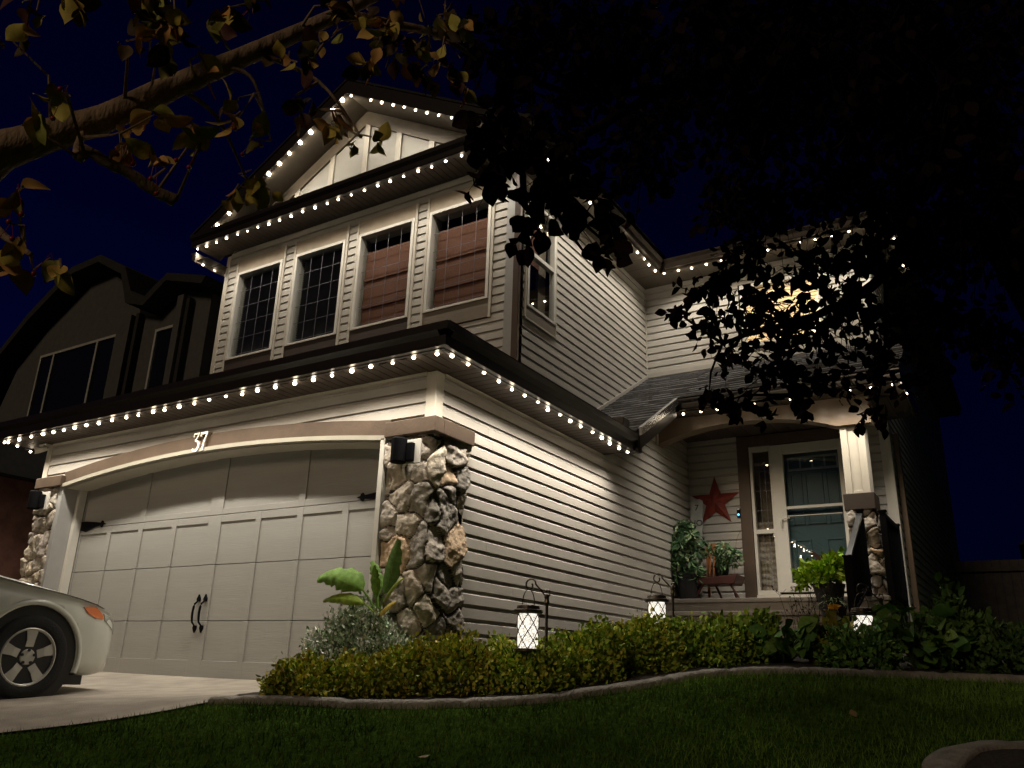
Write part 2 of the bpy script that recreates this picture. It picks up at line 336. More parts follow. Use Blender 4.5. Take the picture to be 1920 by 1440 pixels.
# ================================================================ THE HOUSE
HO = thing('two_storey_house', 'two storey beige sided house strung with warm eave lights, double garage in front', 'house', (-5, 9, 0))
CH = .1188
PROF = [(0, .020), (.080, .0175), (.096, .003), (CH, -.003)]
SJ = random.Random(77)
def siding(mb, axis, base, outd, u0, u1, z0, z1, holes=(), phase=1.934):
    """lapped siding: axis 'x' -> wall runs along x at y=base facing outd*y; axis 'y' -> runs along y at x=base"""
    us = sorted({u0, u1, *[min(max(h[k], u0), u1) for h in holes for k in (0, 1)]})
    for a_, b_ in zip(us[:-1], us[1:]):
        if b_-a_ < 1e-4: continue
        mid = (a_+b_)/2; iv = [(z0, z1)]
        for h in holes:
            if h[0] <= mid <= h[1]:
                nv_ = []
                for (p, q) in iv:
                    if h[3] <= p or h[2] >= q: nv_.append((p, q)); continue
                    if h[2] > p: nv_.append((p, h[2]))
                    if h[3] < q: nv_.append((h[3], q))
                iv = nv_
        for (p, q) in iv:
            k = math.floor((p-phase)/CH)
            while phase+k*CH < q:
                zb = phase+k*CH; pts = []
                for (s0, o0), (s1, o1) in zip(PROF[:-1], PROF[1:]):
                    za, zc = zb+s0, zb+s1
                    lo, hi = max(za, p), min(zc, q)
                    if hi <= lo: continue
                    fa = (lo-za)/(zc-za); fb = (hi-za)/(zc-za)
                    pts += [(lo, o0+(o1-o0)*fa), (hi, o0+(o1-o0)*fb)]
                if zb > p and pts: pts = [(zb, -.003)]+pts
                segs = [(a_, b_, 0)]
                if b_-a_ > 2.4:                     # overlapping panel ends, one joint per course
                    j_ = SJ.uniform(a_+.3, b_-.3); dz = SJ.uniform(.0008, .003); segs = [(a_, j_, 0), (j_, b_, dz)]
                for (ua, ub, dj) in segs:
                    vs = []
                    for (z, o) in pts:
                        for u in (ua, ub):
                            vs.append((u, base+outd*(o+dj), z-dj*.6) if axis == 'x' else (base+outd*(o+dj), u, z-dj*.6))
                    fs = [(2*i, 2*i+1, 2*i+3, 2*i+2) for i in range(len(pts)-1) if pts[i] != pts[i+1]]
                    if dj: n0 = len(vs); vs += [(p_[0]-(outd*dj if axis == 'y' else 0), p_[1]-(outd*dj if axis == 'x' else 0), p_[2]) for p_ in vs[0::2]]; fs += [(2*i, n0+i, n0+i+1, 2*i+2) for i in range(len(pts)-1)]
                    mb.add(vs, fs)
                k += 1
XG, XU, XR = -4.185, -4.80, -1.385           # garage side wall, upper side wall, right end wall
YG, YU, YW = 5.40, 7.75, 11.65               # garage front, upper front, porch / rear wing front
SZ, SU = 2.44, 6.0                           # garage soffit, upper soffit
# arch of the garage opening
AX0, AX1 = -9.52, -4.68
def arch(x): t = (x+7.10)/2.44; return 1.845+.165*max(0, 1-t*t)
# --- garage front wall (siding above the arch)
g = MB()
n = 40
for i in range(n):
    x0 = AX0-.04+(AX1-AX0+.08)*i/n; x1 = AX0-.04+(AX1-AX0+.08)*(i+1)/n
    siding(g, 'x', YG, -1, x0, x1, arch((x0+x1)/2)+.05, SZ)
siding(g, 'x', YG, -1, -10.05, AX0-.04, -.25, SZ); siding(g, 'x', YG, -1, AX1+.04, XG-.075, -.25, SZ)
g.build('garage_front_wall', SID, HO, fixn=False)
g = MB(); siding(g, 'y', XG, 1, 5.47, YW, -.2, SZ)
for q_ in range(30):
    _y = 8.73+q_*.0973; siding(g, 'y', XG, 1, _y, _y+.0973, SZ, min(3.32, 3.455+(_y-10.0)*.585-.10))

g.build('garage_side_wall', SID, HO, fixn=False)
g = MB(); g.box(-10.14, -10.04, YG-.03, YG+.08, 1.95, SZ-.005); g.build('corner_trim', TRIM, HO, bevel=.004)
g = MB(); g.box(XG-.085, XG+.025, YG-.03, YG+.085, 1.93, SZ-.005); g.build('corner_trim', TRIM, HO, bevel=.006)
g = MB(); g.box(XG+.02, XG+.034, YG+.085, 8.70, SZ-.022, SZ-.002); g.box(XG-.085, -10.04, YG-.02, YG-.034, SZ-.022, SZ-.002); g.build('frieze_trim', TRIM, HO)
# dark core so that nothing shines through
g = MB(); g.box(-10.1, XG-.02, YG+.4, 12.0, -.3, SZ-.05); g.build('garage_core', ROOMD, HO)
g = MB(); g.box(-10.42, XU-.7, YU+.7, 20.5, 2.6, SU); g.box(-4.3, XR-.03, YW+.75, 21.7, -.1, SU); g.build('interior_core', ROOMD, HO)
# --- brown arch band, white ring, caps
def archband(y0, y1, lo, hi, xa, xb, n=36):
    m_ = MB(); vs = []
    for i in range(n+1):
        x = xa+(xb-xa)*i/n
        for (y, z) in ((y0, arch(x)+lo), (y0, arch(x)+hi), (y1, arch(x)+hi), (y1, arch(x)+lo)): vs.append((x, y, z))
    fs = [(i*4+k, (i+1)*4+k, (i+1)*4+(k+1) % 4, i*4+(k+1) % 4) for i in range(n) for k in range(4)]+[(0, 1, 2, 3), (4*n+3, 4*n+2, 4*n+1, 4*n)]
    m_.add(vs, fs); return m_
archband(5.325, 5.395, .042, .185, -9.56, -4.60).build('arch_board', BOARD, HO)
archband(5.30, 5.36, 0, .041, -9.56, -4.64).build('arch_trim', ATRIM, HO)
archband(5.361, 5.62, -.01, .039, -9.56, -4.64).build('arch_reveal', TRIM, HO)
g = MB(); g.box(-10.06, -9.53, 5.27, 5.395, 1.86, 1.985); g.build('pillar_cap', BOARD, HO, bevel=.006)
g = MB(); g.box(-4.62, -4.07, 5.27, 5.40, 1.855, 1.99); g.box(XG+.004, -4.07, 5.402, 5.865, 1.855, 1.99); g.build('pillar_cap', BOARD, HO, bevel=.006)
g = MB(); g.box(-9.60, AX0, 5.32, 5.62, -.2, 1.86); g.build('door_jamb', GPOST, HO)
g = MB(); g.box(AX0+.001, AX0+.055, 5.5, 5.585, -.2, 1.88); g.build('door_stop', WTRIM, HO)
g = MB(); g.box(AX1, AX1+.05, 5.30, 5.62, -.2, 1.86); g.build('door_jamb', WTRIM, HO)
# --- field-stone pillars: displaced veneer with one colour per stone
PAL = [(.42, .37, .30), (.35, .31, .27), (.47, .40, .31), (.31, .285, .25), (.54, .40, .27), (.44, .39, .33), (.38, .325, .26), (.49, .43, .35), (.40, .36, .31), (.33, .30, .27)]
def stone_face(mb, f, W, Hh, seed, step=.011, sp=.15, depth=.060):
    rs = np.random.RandomState(seed)
    nx_, nz_ = int(W/sp)+3, int(Hh/sp)+3
    P = []
    for a_ in range(-1, nx_):
        for b_ in range(-1, nz_):
            P.append(((a_+.5*(b_ % 2)+rs.uniform(-.38, .38))*sp, (b_+rs.uniform(-.40, .40))*sp))
    P = np.array([p for p in P if rs.rand() > .16]); n_ = len(P)
    an = rs.uniform(.75, 1.3, n_); wt = rs.uniform(-.03, .03, n_); hts = rs.uniform(.35, 1, n_); tl = rs.normal(0, .32, (n_, 2)); pc = rs.randint(0, len(PAL), n_); br = rs.uniform(.75, 1.25, n_)
    fac = rs.normal(0, .40, (n_, 4, 2)); fo = rs.uniform(.0, .025, (n_, 4))
    us = np.arange(0, W+step/2, step); zs = np.arange(0, Hh+step/2, step)
    U, Z = np.meshgrid(us, zs); q = np.c_[U.ravel(), Z.ravel()]
    wob = np.c_[np.sin(q[:, 1]*31+q[:, 0]*9), np.cos(q[:, 0]*27-q[:, 1]*13)]*.010
    D = np.hypot((q[:, None, 0]+wob[:, None, 0]-P[None, :, 0])*an[None], (q[:, None, 1]+wob[:, None, 1]-P[None, :, 1])/an[None])+wt[None]
    o_ = np.argsort(D, 1)[:, :2]; i0 = o_[:, 0]; r_ = np.arange(len(q)); e = (D[r_, o_[:, 1]]-D[r_, i0])
    rel = q-P[i0]
    body = np.clip(e/.040, 0, 1)**.6
    pl = np.stack([fo[i0, k]+(fac[i0, k]*rel).sum(1) for k in range(4)], 1).max(1)       # facets
    h_ = depth*(hts[i0]*.75+.25)*body+(tl[i0]*rel).sum(1)*.35*body-np.clip(pl, -.03, .06)*.45*body
    nz_s = sum(np.sin(q[:, 0]*f1+q[:, 1]*f2+i0*1.7+f1)*am for f1, f2, am in ((61, 23, .004), (-37, 71, .004), (103, -57, .0025), (29, 131, .002), (17, -33, .006)))
    h_ += nz_s*.55*body
    h_ = np.where(e < .008, -.02, np.clip(h_, -.02, .10))
    vs = [f(u, z, d) for (u, z), d in zip(q, h_)]
    nu, nz2 = len(us), len(zs); fs = []; col = []
    for b_ in range(nz2-1):
        for a_ in range(nu-1):
            k = b_*nu+a_; fs.append((k, k+1, k+nu+1, k+nu))
            col.append((.07, .06, .05) if e[k] < .008 else tuple(c*br[i0[k]] for c in PAL[pc[i0[k]]]))
    o = len(mb.v); mb.v += vs; mb.f += [tuple(i+o for i in ff) for ff in fs]; mb.c += col
def pillar(x0, x1, y0, y1, z0, z1, seed, name='stone_pillar', side='right', sp=.15, parent=None):
    """front face y0 from x0..x1, returning along the visible side face x1 back to y1"""
    m_ = MB(); Wf = x1-x0; Ws = y1-y0; ch = .05
    def f(u, z, d):
        if u < Wf-ch: return (x0+u, y0-d, z0+z)
        if u > Wf+ch: return (x1+d, y0+(u-Wf), z0+z)
        t = (u-Wf+ch)/(2*ch); a_ = t*math.pi/2
        return (x1-ch+ch*math.sin(a_)+d*math.sin(a_), y0+ch-ch*math.cos(a_)-d*math.cos(a_), z0+z)
    stone_face(m_, f, Wf+Ws, z1-z0, seed, sp=sp)
    return m_.build(name, STONE, parent or HO, smooth=True)
pillar(-4.615, -4.13, 5.34, 5.84, -.25, 1.865, 5, sp=.20)
pillar(-10.03, -9.6, 5.33, 5.45, -.25, 1.87, 9, sp=.17)
g = MB(); g.box(-4.61, -4.15, 5.36, 5.835, -.25, 1.85); g.build('pillar_core', MORT, HO)
g = MB(); g.box(-10.02, -9.61, 5.36, 5.45, -.25, 1.86); g.build('pillar_core', MORT, HO)
# --- garage door
GD = MB(); yd = 5.60; GD.box(AX0-.02, AX1+.02, yd+.03, yd+.06, -.195, 2.02)
secs = [(-.195, .35), (.35, .895), (.895, 1.40), (1.40, 2.02)]
for _a, _b in secs: GD.box(AX0-.02, AX1+.02, yd+.010, yd+.0299, _a+.004, _b-.004)
gd = GD.build('garage_door', DOORG, HO)
fr = MB(); d0, d1 = yd-.004, yd+.0105
cxm = -7.10
# stiles: outer, centre, 3 inner per leaf, cut at section joints by 4 mm gaps
L0, Lc0, Lc1, L1 = AX0-.02, cxm-.10, cxm+.10, AX1+.02
def leafcols(a_, b_): w_ = (b_-a_)/4; return [a_+w_*k for k in range(1, 4)]
for si, (za, zb) in enumerate(secs):
    za += .003; zb -= .003
    for (xa, xb) in ((L0, L0+.09), (Lc0, Lc1), (L1-.09, L1)): fr.box(xa, xb, d0, d1, za, zb)
    for (a_, b_) in ((L0+.09, Lc0), (Lc1, L1-.09)):
        if si < 3:
            for xc in leafcols(a_-.03, b_+.03): fr.box(xc-.038, xc+.038, d0, d1, za, zb)
        else:
            xm = (a_+b_)/2; fr.box(xm-.045, xm+.045, d0, d1, za, zb)
        if si == 0: z_ = [(za, za+.17)]
        elif si == 2: z_ = [(zb-.075, zb)]
        elif si == 3: z_ = [(za, za+.06)]
        else: z_ = []
        xs_ = [a_]+([c+s for c in leafcols(a_-.03, b_+.03) for s in (-.038, .038)] if si < 3 else [(a_+b_)/2-.045, (a_+b_)/2+.045])+[b_]
        for (zz0, zz1) in z_:
            for k in range(0, len(xs_), 2): fr.box(xs_[k], xs_[k+1], d0+.001, d1, zz0, zz1)
fr.build('door_frame', DOORG, HO, bevel=.003)
def hinge(x, s, z=1.43):
    m_ = MB(); P = [(0, -.055), (.10, -.075), (.28, -.028), (.38, -.016), (.40, -.040), (.425, -.030), (.43, -.012), (.475, 0), (.43, .012), (.425, .030), (.40, .040), (.38, .016), (.28, .028), (.10, .045), (0, .045)]
    m_.prism([(x+s*p[0], z+p[1]) for p in P], 'y', yd-.016, yd-.0045); return m_.build('strap_hinge', IRON, HO)
hinge(AX0+.06, 1); hinge(AX1-.01, -1)
def dhandle(x):
    m_ = MB(); z0 = .42
    m_.tube([(x, yd-.03+.02*abs(t), z0+.15*t) if abs(t) > .8 else (x-.018*math.cos(t*1.9)+.006, yd-.055, z0+.13*t) for t in np.linspace(-1, 1, 13)], [.006, .008, .010, .011, .012, .012, .012, .012, .012, .011, .010, .008, .006], 8)
    for s in (-1, 1): m_.prism([(x-.02, z0+s*.115), (x+.02, z0+s*.115), (x+.026, z0+s*.14), (x, z0+s*.185), (x-.026, z0+s*.14)], 'y', yd-.02, yd-.005)
    return m_.build('door_handle', IRON, HO)
dhandle(cxm-.055); dhandle(cxm+.045)
# --- house number, built as raised antique numerals
def stroke(m_, pts, w_, y0, y1):
    """flat ribbon of constant width in the x-z plane, extruded in y"""
    pts = [Vector(p) for p in pts]; Lf = []; Rt = []
    for i, p in enumerate(pts):
        t = (pts[min(i+1, len(pts)-1)]-pts[max(i-1, 0)]).normalized(); nn = Vector((-t.y, t.x)); ww = w_[i] if hasattr(w_, '__len__') else w_
        Lf.append(p+nn*ww/2); Rt.append(p-nn*ww/2)
    n_ = len(pts)
    vs = [(p.x, y0, p.y) for p in Lf]+[(p.x, y0, p.y) for p in Rt]+[(p.x, y1, p.y) for p in Lf]+[(p.x, y1, p.y) for p in Rt]
    fs = []
    for i in range(n_-1):
        fs += [(i, i+1, n_+i+1, n_+i), (2*n_+i, 3*n_+i, 3*n_+i+1, 2*n_+i+1), (i, 2*n_+i, 2*n_+i+1, i+1), (n_+i, n_+i+1, 3*n_+i+1, 3*n_+i)]
    fs += [(0, n_, 3*n_, 2*n_), (n_-1, 3*n_-1, 4*n_-1, 2*n_-1)]
    m_.add(vs, fs)
def digit3(m_, x, z, s, y0, y1):
    stroke(m_, [(x+s*.06, z+s*.80), (x+s*.06, z+s*.96), (x+s*.50, z+s*.96)], s*.075, y0, y1)
    stroke(m_, [(x+s*.50, z+s*.97), (x+s*.22, z+s*.58)], s*.075, y0-.0005, y1)
    stroke(m_, [(x+s*.20, z+s*.57)]+[(x+s*(.27+.24*math.cos(a_)), z+s*(.30+.27*math.sin(a_))) for a_ in np.linspace(1.35, -2.6, 16)], [s*.08]+[s*(.09+.05*math.sin(max(0, min(1, k/15))*math.pi)) for k in range(16)], y0-.001, y1)
def digit7(m_, x, z, s, y0, y1):
    stroke(m_, [(x+s*.05, z+s*.76), (x+s*.05, z+s*.94)], s*.07, y0, y1)
    stroke(m_, [(x+s*.02, z+s*.93), (x+s*.56, z+s*.93)], s*.13, y0-.0005, y1)
    stroke(m_, [(x+s*.53, z+s*.95), (x+s*.34, z+s*.45), (x+s*.26, z+s*.02)], [s*.09, s*.11, s*.14], y0-.001, y1)
    stroke(m_, [(x+s*.16, z+s*.03), (x+s*.38, z+s*.03)], s*.06, y0-.0015, y1)
g = MB(); s_ = .20; NX, NZ = -7.245, 2.015
digit3(g, NX, NZ, s_, 5.288, 5.30); digit7(g, NX+.115, NZ, s_, 5.288, 5.30)
hn = thing('house_number', 'raised cream numerals 37 mounted over the garage arch', 'house number', (-7.12, 5.3, 2.0))
g.build('numeral_face', NUMW, hn)
g = MB(); digit3(g, NX, NZ, s_, 5.3005, 5.345); digit7(g, NX+.115, NZ, s_, 5.3005, 5.345); g.build('numeral_back', BARK, hn)
# --- garage eaves: soffit with vee grooves, fascia, ogee gutter
def grooved(mb, axis, a_, b_, c0, c1, z, pitch=.10):
    """soffit running along axis from a_ to b_, spanning c0..c1 across, grooves across it"""
    k = int(round((b_-a_)/pitch)); pts = []
    for i in range(k):
        u = a_+(b_-a_)*i/k; p = (b_-a_)/k
        pts += [(u, z), (u+p*.86, z), (u+p*.93, z+.008)]
    pts.append((b_, z)); vs = []
    for (u, zz) in pts:
        for c in (c0, c1): vs.append((u, c, zz) if axis == 'x' else (c, u, zz))
    mb.add(vs, [(2*i, 2*i+1, 2*i+3, 2*i+2) for i in range(len(pts)-1)])
def gutter(mb, p0, p1, outv, z, hgt=.19, proj=.10, cap=True):
    """ogee gutter between p0 and p1 (x,y); outv = outward unit vector; z = bottom"""
    pr = [(0, 0), (.05, 0), (.058, .02), (.062, .07), (.062, .085), (proj-.015, .11), (proj, .125), (proj, hgt), (proj-.008, hgt+.004), (proj-.012, hgt-.01), (0, hgt-.01)]
    vs = [(p[0]+outv[0]*o, p[1]+outv[1]*o, z+h_) for p in (p0, p1) for (o, h_) in pr]
    k = len(pr); mb.add(vs, [(i, (i+1) % k, k+(i+1) % k, k+i) for i in range(k)]+[tuple(range(k)), tuple(range(k, 2*k))[::-1]])
g = MB(); grooved(g, 'x', -10.55, -3.84, 5.0, YG+.0, SZ); grooved(g, 'y', YG+.001, 8.72, -3.84, XG+.001, SZ); g.build('garage_soffit', SOFF, HO, fixn=False)
GE = 5.03
g = MB(); g.box(-10.6, -3.80, GE-.06, GE-.03, SZ-.006, SZ+.14); g.box(-3.83, -3.80, GE-.03, 8.80, SZ-.006, SZ+.14); g.build('fascia', DARKB, HO)
g = MB()
gutter(g, (-10.62, GE-.061), (-3.80, GE-.061), (0, -1), SZ+.0); gutter(g, (-3.799, GE-.06), (-3.799, 8.80), (1, 0), SZ+.0)
vs = []                                       # mitre wedge at the corner
g.box(-3.80, -3.74, GE-.12, GE-.06, SZ+.001, SZ+.085); g.box(-3.80, -3.70, GE-.16, GE-.06, SZ+.12, SZ+.19)
g.build('eave_gutter', DARKB, HO)
# garage roof: front slope and side strip
g = MB(); zr = SZ+.185
g.add([(-10.62, 4.93, zr), (-3.72, 4.93, zr), (-3.72, 4.93, zr+.03), (-10.62, 4.93, zr+.03)], [(0, 1, 2, 3)])
zq = zr+.03; PG = .36; z2 = zq+(YU-4.93)*PG; zs = zq+1.08*PG
g.add([(-10.62, 4.93, zq), (-3.72, 4.93, zq), (-6.54, YU, z2), (-10.62, YU, z2)], [(0, 1, 2, 3)])
g.add([(-3.72, 4.93, zq), (-3.72, 8.80, zq), (XU, 8.80, zs), (XU, YU, zs), (-6.54, YU, z2)], [(0, 1, 2, 3, 4)])
g.add([(-3.72, 4.93, zr), (-3.72, 8.80, zr), (-3.72, 8.80, zr+.03), (-3.72, 4.93, zr+.03)], [(0, 1, 2, 3)])
g.build('garage_roof', ROOFD, HO, fixn=False)
# --- upper storey
WX = [(-10.10, -9.09), (-8.81, -7.80), (-7.54, -6.53), (-6.27, -5.26)]; WZ0, WZ1 = 4.335, 5.83
PH = 5.44
g = MB(); HL = [(a_-.05, b_+.05, 4.07, 6.06) for a_, b_ in WX]
siding(g, 'x', YU, -1, -10.35, -4.93, 3.0, 6.27, HL, phase=PH); g.build('upper_front_wall', SIDU, HO, fixn=False)
g = MB(); siding(g, 'y', XU, 1, YU+.02, YW, 2.7, 6.0, [(7.80, 8.58, 4.01, 5.74)], phase=PH); g.build('upper_side_wall', SIDU, HO, fixn=False)
g = MB(); siding(g, 'x', YW, -1, XU, XR-.09, 4.0, 6.0, [(-3.25, -1.98, 4.62, 5.72)], phase=PH)
siding(g, 'x', YW, -1, XG, -3.42, .9, 3.6, phase=1.934); siding(g, 'x', YW, -1, -1.93, XR-.10, -.1, 3.75, phase=1.934); g.build('rear_wing_wall', SIDU, HO, fixn=False)
g = MB(); siding(g, 'y', XR, 1, YW+.02, 21.5, -.1, 6.0, phase=PH); g.build('end_wall', SIDU, HO, fixn=False)
g = MB(); g.box(-10.43, -10.34, YU-.03, YU+.1, 3.0, 6.2); g.build('corner_trim', TRIM, HO, bevel=.004)
g = MB(); g.box(-5.02, -4.885, YU-.035, YU+.02, 3.2, 6.25); g.build('corner_trim', GPOST, HO, bevel=.004)
g = MB(); g.box(XU-.04, XU+.03, YW-.04, YW-.001, 3.4, 5.98); g.build('inner_corner_trim', TRIM, HO)
g = MB(); g.box(XR-.10, XR+.03, YW-.03, YW+.10, -.1, 6.0); g.build('corner_trim', WTRIM, HO, bevel=.004)
g = MB(); g.box(-4.875, -4.79, YU-.085, YU-.025, 3.2, 6.0); g.box(-4.89, -4.775, YU-.09, YU-.02, 5.2, 5.24); g.build('downspout', mat('brown_downspout', (.075, .045, .032), .4), HO, bevel=.01)
g = MB(); g.box(XR+.02, XR+.09, YW+.35, YW+.44, -.1, 3.2); g.build('downspout', mat('tan_downspout', (.22, .15, .10), .4), HO, bevel=.01)
def window(x0, x1, z0, z1, style, cols=4, rows=5):
    f_ = MB(); t = .045
    f_.box(x0, x0+t, YU-.045, YU+.05, z0, z1); f_.box(x1-t, x1, YU-.045, YU+.05, z0, z1); f_.box(x0+t, x1-t, YU-.045, YU+.05, z0, z0+t*.7); f_.box(x0+t, x1-t, YU-.045, YU+.05, z1-t, z1)
    fo = f_.build('window', WTRIM, HO, bevel=.003)
    gl = MB(); gl.box(x0+t, x1-t, YU+.012, YU+.016, z0+t*.7, z1-t); gl.build('pane', GLASS, fo)
    a_, b_, c_, d_ = x0+t, x1-t, z0+t*.7, z1-t
    mu = MB(); yy = YU+.024
    for k in range(1, cols): xx = a_+(b_-a_)*k/cols; mu.box(xx-.0028, xx+.0028, yy, yy+.005, c_, d_)
    for k in range(1, rows+1):
        zz = d_-(d_-c_)*k/(rows+.25); mu.box(a_, b_, yy+.0055, yy+.010, zz-.0028, zz+.0028)
    mu.build('grille', MUNT, fo)
    jm = MB(); dp = .14
    for (p, q) in ((a_-.02, a_), (b_, b_+.02)): jm.box(p, q, YU+.051, YU+.05+dp, c_, d_)
    jm.box(a_-.02, b_+.02, YU+.051, YU+.05+dp, c_-.02, c_); jm.box(a_-.02, b_+.02, YU+.051, YU+.05+dp, d_, d_+.02)
    jm.build('jamb', JAMB, fo)
    if style == 'shade':
        sh = MB(); zt = d_-.20; nn = 26
        for k in range(nn):
            za = zt-(zt-c_)*k/nn; zb = zt-(zt-c_)*(k+1)/nn; off = .012*(k % 9)/9
            sh.box(a_+.02, b_-.02, YU+.10-off, YU+.108-off, zb+.0015, za)
        for k in (9, 18): zz = zt-(zt-c_)*k/nn; sh.box(a_+.02, b_-.02, YU+.078, YU+.09, zz-.05, zz+.004)
        sh.build('roman_shade', SHADE, fo)
    else:
        bl = MB(); zz = d_-.02
        while zz > c_+.02:
            bl.add([(a_+.03, YU+.08, zz), (b_-.03, YU+.08, zz), (b_-.03, YU+.112, zz-.022), (a_+.03, YU+.112, zz-.022)], [(0, 1, 2, 3)]); zz -= .036
        bl.build('blind', BLIND, fo, fixn=False)
    rm = MB(); rm.box(a_-.1, b_+.1, YU+.30, YU+.32, c_-.1, d_+.1); rm.build('room', ROOMD, fo)
for i, (a_, b_) in enumerate(WX): window(a_, b_, WZ0, WZ1, 'blind' if i < 2 else 'shade')
for i, (a_, b_) in enumerate(WX):
    g = MB(); g.box(a_-.008, b_+.008, YU-.03, YU+.01, WZ1+.002, 6.055); g.build('head_panel', HEAD, HO, bevel=.003)
    g = MB(); g.box(a_-.008, b_+.008, YU-.03, YU+.01, 4.085, WZ0-.002); g.build('apron_panel', TAUPE if i == 3 else APRON, HO, bevel=.003)
    for (p, q) in ((a_-.048, a_-.010), (b_+.010, b_+.048)): g = MB(); g.box(p, q, YU-.04, YU+.01, 4.07, 6.06); g.build('side_casing', TRIM, HO, bevel=.003)
# side window
sw = MB(); y0, y1, z0, z1 = 7.83, 8.55, 4.18, 5.70
sw.box(XU-.03, XU+.045, y0, y0+.05, z0, z1); sw.box(XU-.03, XU+.045, y1-.05, y1, z0, z1); sw.box(XU-.03, XU+.045, y0+.05, y1-.05, z0, z0+.035); sw.box(XU-.03, XU+.045, y0+.05, y1-.05, z1-.05, z1); sw.box(XU-.03, XU+.04, y0+.05, y1-.05, 4.91, 4.965)
wn = sw.build('window', WTRIM, HO, bevel=.003)
g = MB(); g.box(XU+.006, XU+.010, y0+.05, y1-.05, z0+.035, 4.91); g.box(XU-.012, XU-.008, y0+.05, y1-.05, 4.965, z1-.05); g.build('pane', SGLASS, wn)
g = MB()
for k in range(30): g.box(XU-.075, XU-.07, y0+.06, y1-.25, z1-.07-k*.026, z1-.049-k*.026)
g.build('roman_shade', SHADE, wn)
g = MB(); g.box(XU-.09, XU-.085, y1-.24, y1-.06, z0+.05, z1-.06); g.build('curtain', CURT, wn)
g = MB(); g.box(XU-.30, XU-.28, y0-.05, y1+.2, z0-.1, z1+.1); g.build('room', ROOMD, wn)
g = MB(); g.box(XU-.01, XU+.035, y0-.01, y1+.01, 4.03, z0-.002); g.build('apron_panel', TAUPE, HO, bevel=.004)
g = MB(); g.box(XU-.01, XU+.04, y0-.03, y0-.012, 4.01, 5.72); g.box(XU-.01, XU+.04, y1+.012, y1+.03, 4.01, 5.72); g.box(XU-.01, XU+.04, y0-.03, y1+.03, 4.005, 4.028); g.build('side_casing', TRIM, HO)
# rear wing window lit from inside behind a blind
wl = MB(); y_ = YW-.04; x0, x1, z0, z1 = -3.22, -2.02, 4.66, 5.70
wl.box(x0, x0+.06, y_, YW+.05, z0, z1); wl.box(x1-.06, x1, y_, YW+.05, z0, z1); wl.box(x0+.06, x1-.06, y_, YW+.05, z0, z0+.06); wl.box(x0+.06, x1-.06, y_, YW+.05, z1-.06, z1)
wn = wl.build('lit_window', WTRIM, HO, bevel=.004)
g = MB(); g.box(x0+.06, x1-.06, YW+.01, YW+.014, z0+.06, z1-.06); g.build('pane', GLASS, wn)
g = MB(); zz = z1-.07
while zz > z0+.09: g.box(x0+.06, x1-.06, YW+.05, YW+.055, zz-.052, zz-.004); zz -= .058
g.build('lit_blind', WINLIT, wn)
g = MB(); g.box(x0-.05, x1+.05, YW+.08, YW+.10, z0, z1); g.build('room', ROOMD, wn)
# --- upper eaves. pent eave under the gable
PZ = 6.235
g = MB(); grooved(g, 'x', -10.65, -4.42, 7.30, YU, PZ+.03); g.build('pent_soffit', SOFF, HO, fixn=False)
g = MB(); g.box(-10.68, -4.40, 7.27, 7.30, PZ-.02, PZ+.10); g.build('fascia', DARKB, HO)
g = MB(); gutter(g, (-10.70, 7.269), (-4.38, 7.269), (0, -1), PZ-.02); g.build('eave_gutter', DARKB, HO)
g = MB(); g.add([(-10.7, 7.2, PZ+.165), (-4.38, 7.2, PZ+.165), (-4.38, 7.3, PZ+.17), (-10.7, 7.3, PZ+.17)], [(0, 1, 2, 3)])
g.add([(-10.7, 7.17, PZ+.171), (-4.38, 7.17, PZ+.171), (-4.38, YU, PZ+.38), (-10.7, YU, PZ+.38)], [(0, 1, 2, 3)]); g.build('pent_roof', ROOFD, HO, fixn=False)
# gable wall, battens, rake
AXP, APZ, SL = -7.64, 8.03, .577
def rz(x, off=0): return APZ+off-SL*abs(x-AXP)
g = MB(); g.prism([(-10.3, 6.3), (-4.9, 6.3), (-4.9, rz(-4.9, .05)), (AXP, rz(AXP, .05)), (-10.3, rz(-10.3, .05))], 'y', YU, YU+.05); g.build('gable_wall', mat('gable_panel', (.40, .39, .35), .6, var=.04), HO)
for xb in (-9.70, -8.98, -8.28, -7.60, -6.96, -6.34, -5.70):
    g = MB(); zt = rz(xb, -.1); g.box(xb-.05, xb+.05, YU-.028, YU-.001, 6.3, zt); g.build('gable_batten', TRIM, HO, bevel=.003)
def rake(mb, y0, y1, lo, hi, xa, xb):
    for (p, q) in ((xa, AXP), (AXP, xb)):
        vs = [(x, y, rz(x, o)) for x in (p, q) for (y, o) in ((y0, lo), (y0, hi), (y1, hi), (y1, lo))]
        mb.add(vs, [(0, 1, 5, 4), (1, 2, 6, 5), (2, 3, 7, 6), (3, 0, 4, 7), (0, 3, 2, 1), (4, 5, 6, 7)])
    return mb
rake(MB(), YU-.03, YU-.0, -.26, -.03, -10.3, -4.9).build('frieze_board', TAUPE, HO)
rake(MB(), 7.30, YU+.05, -.012, .02, -10.72, -4.36).build('rake_soffit', SOFFL, HO)
rake(MB(), 7.24, 7.30, -.02, .20, -10.72, -4.36).build('rake_board', DARKB, HO)
rake(MB(), 7.22, 21.0, .205, .24, -10.80, -4.28).build('main_roof', ROOFD, HO)
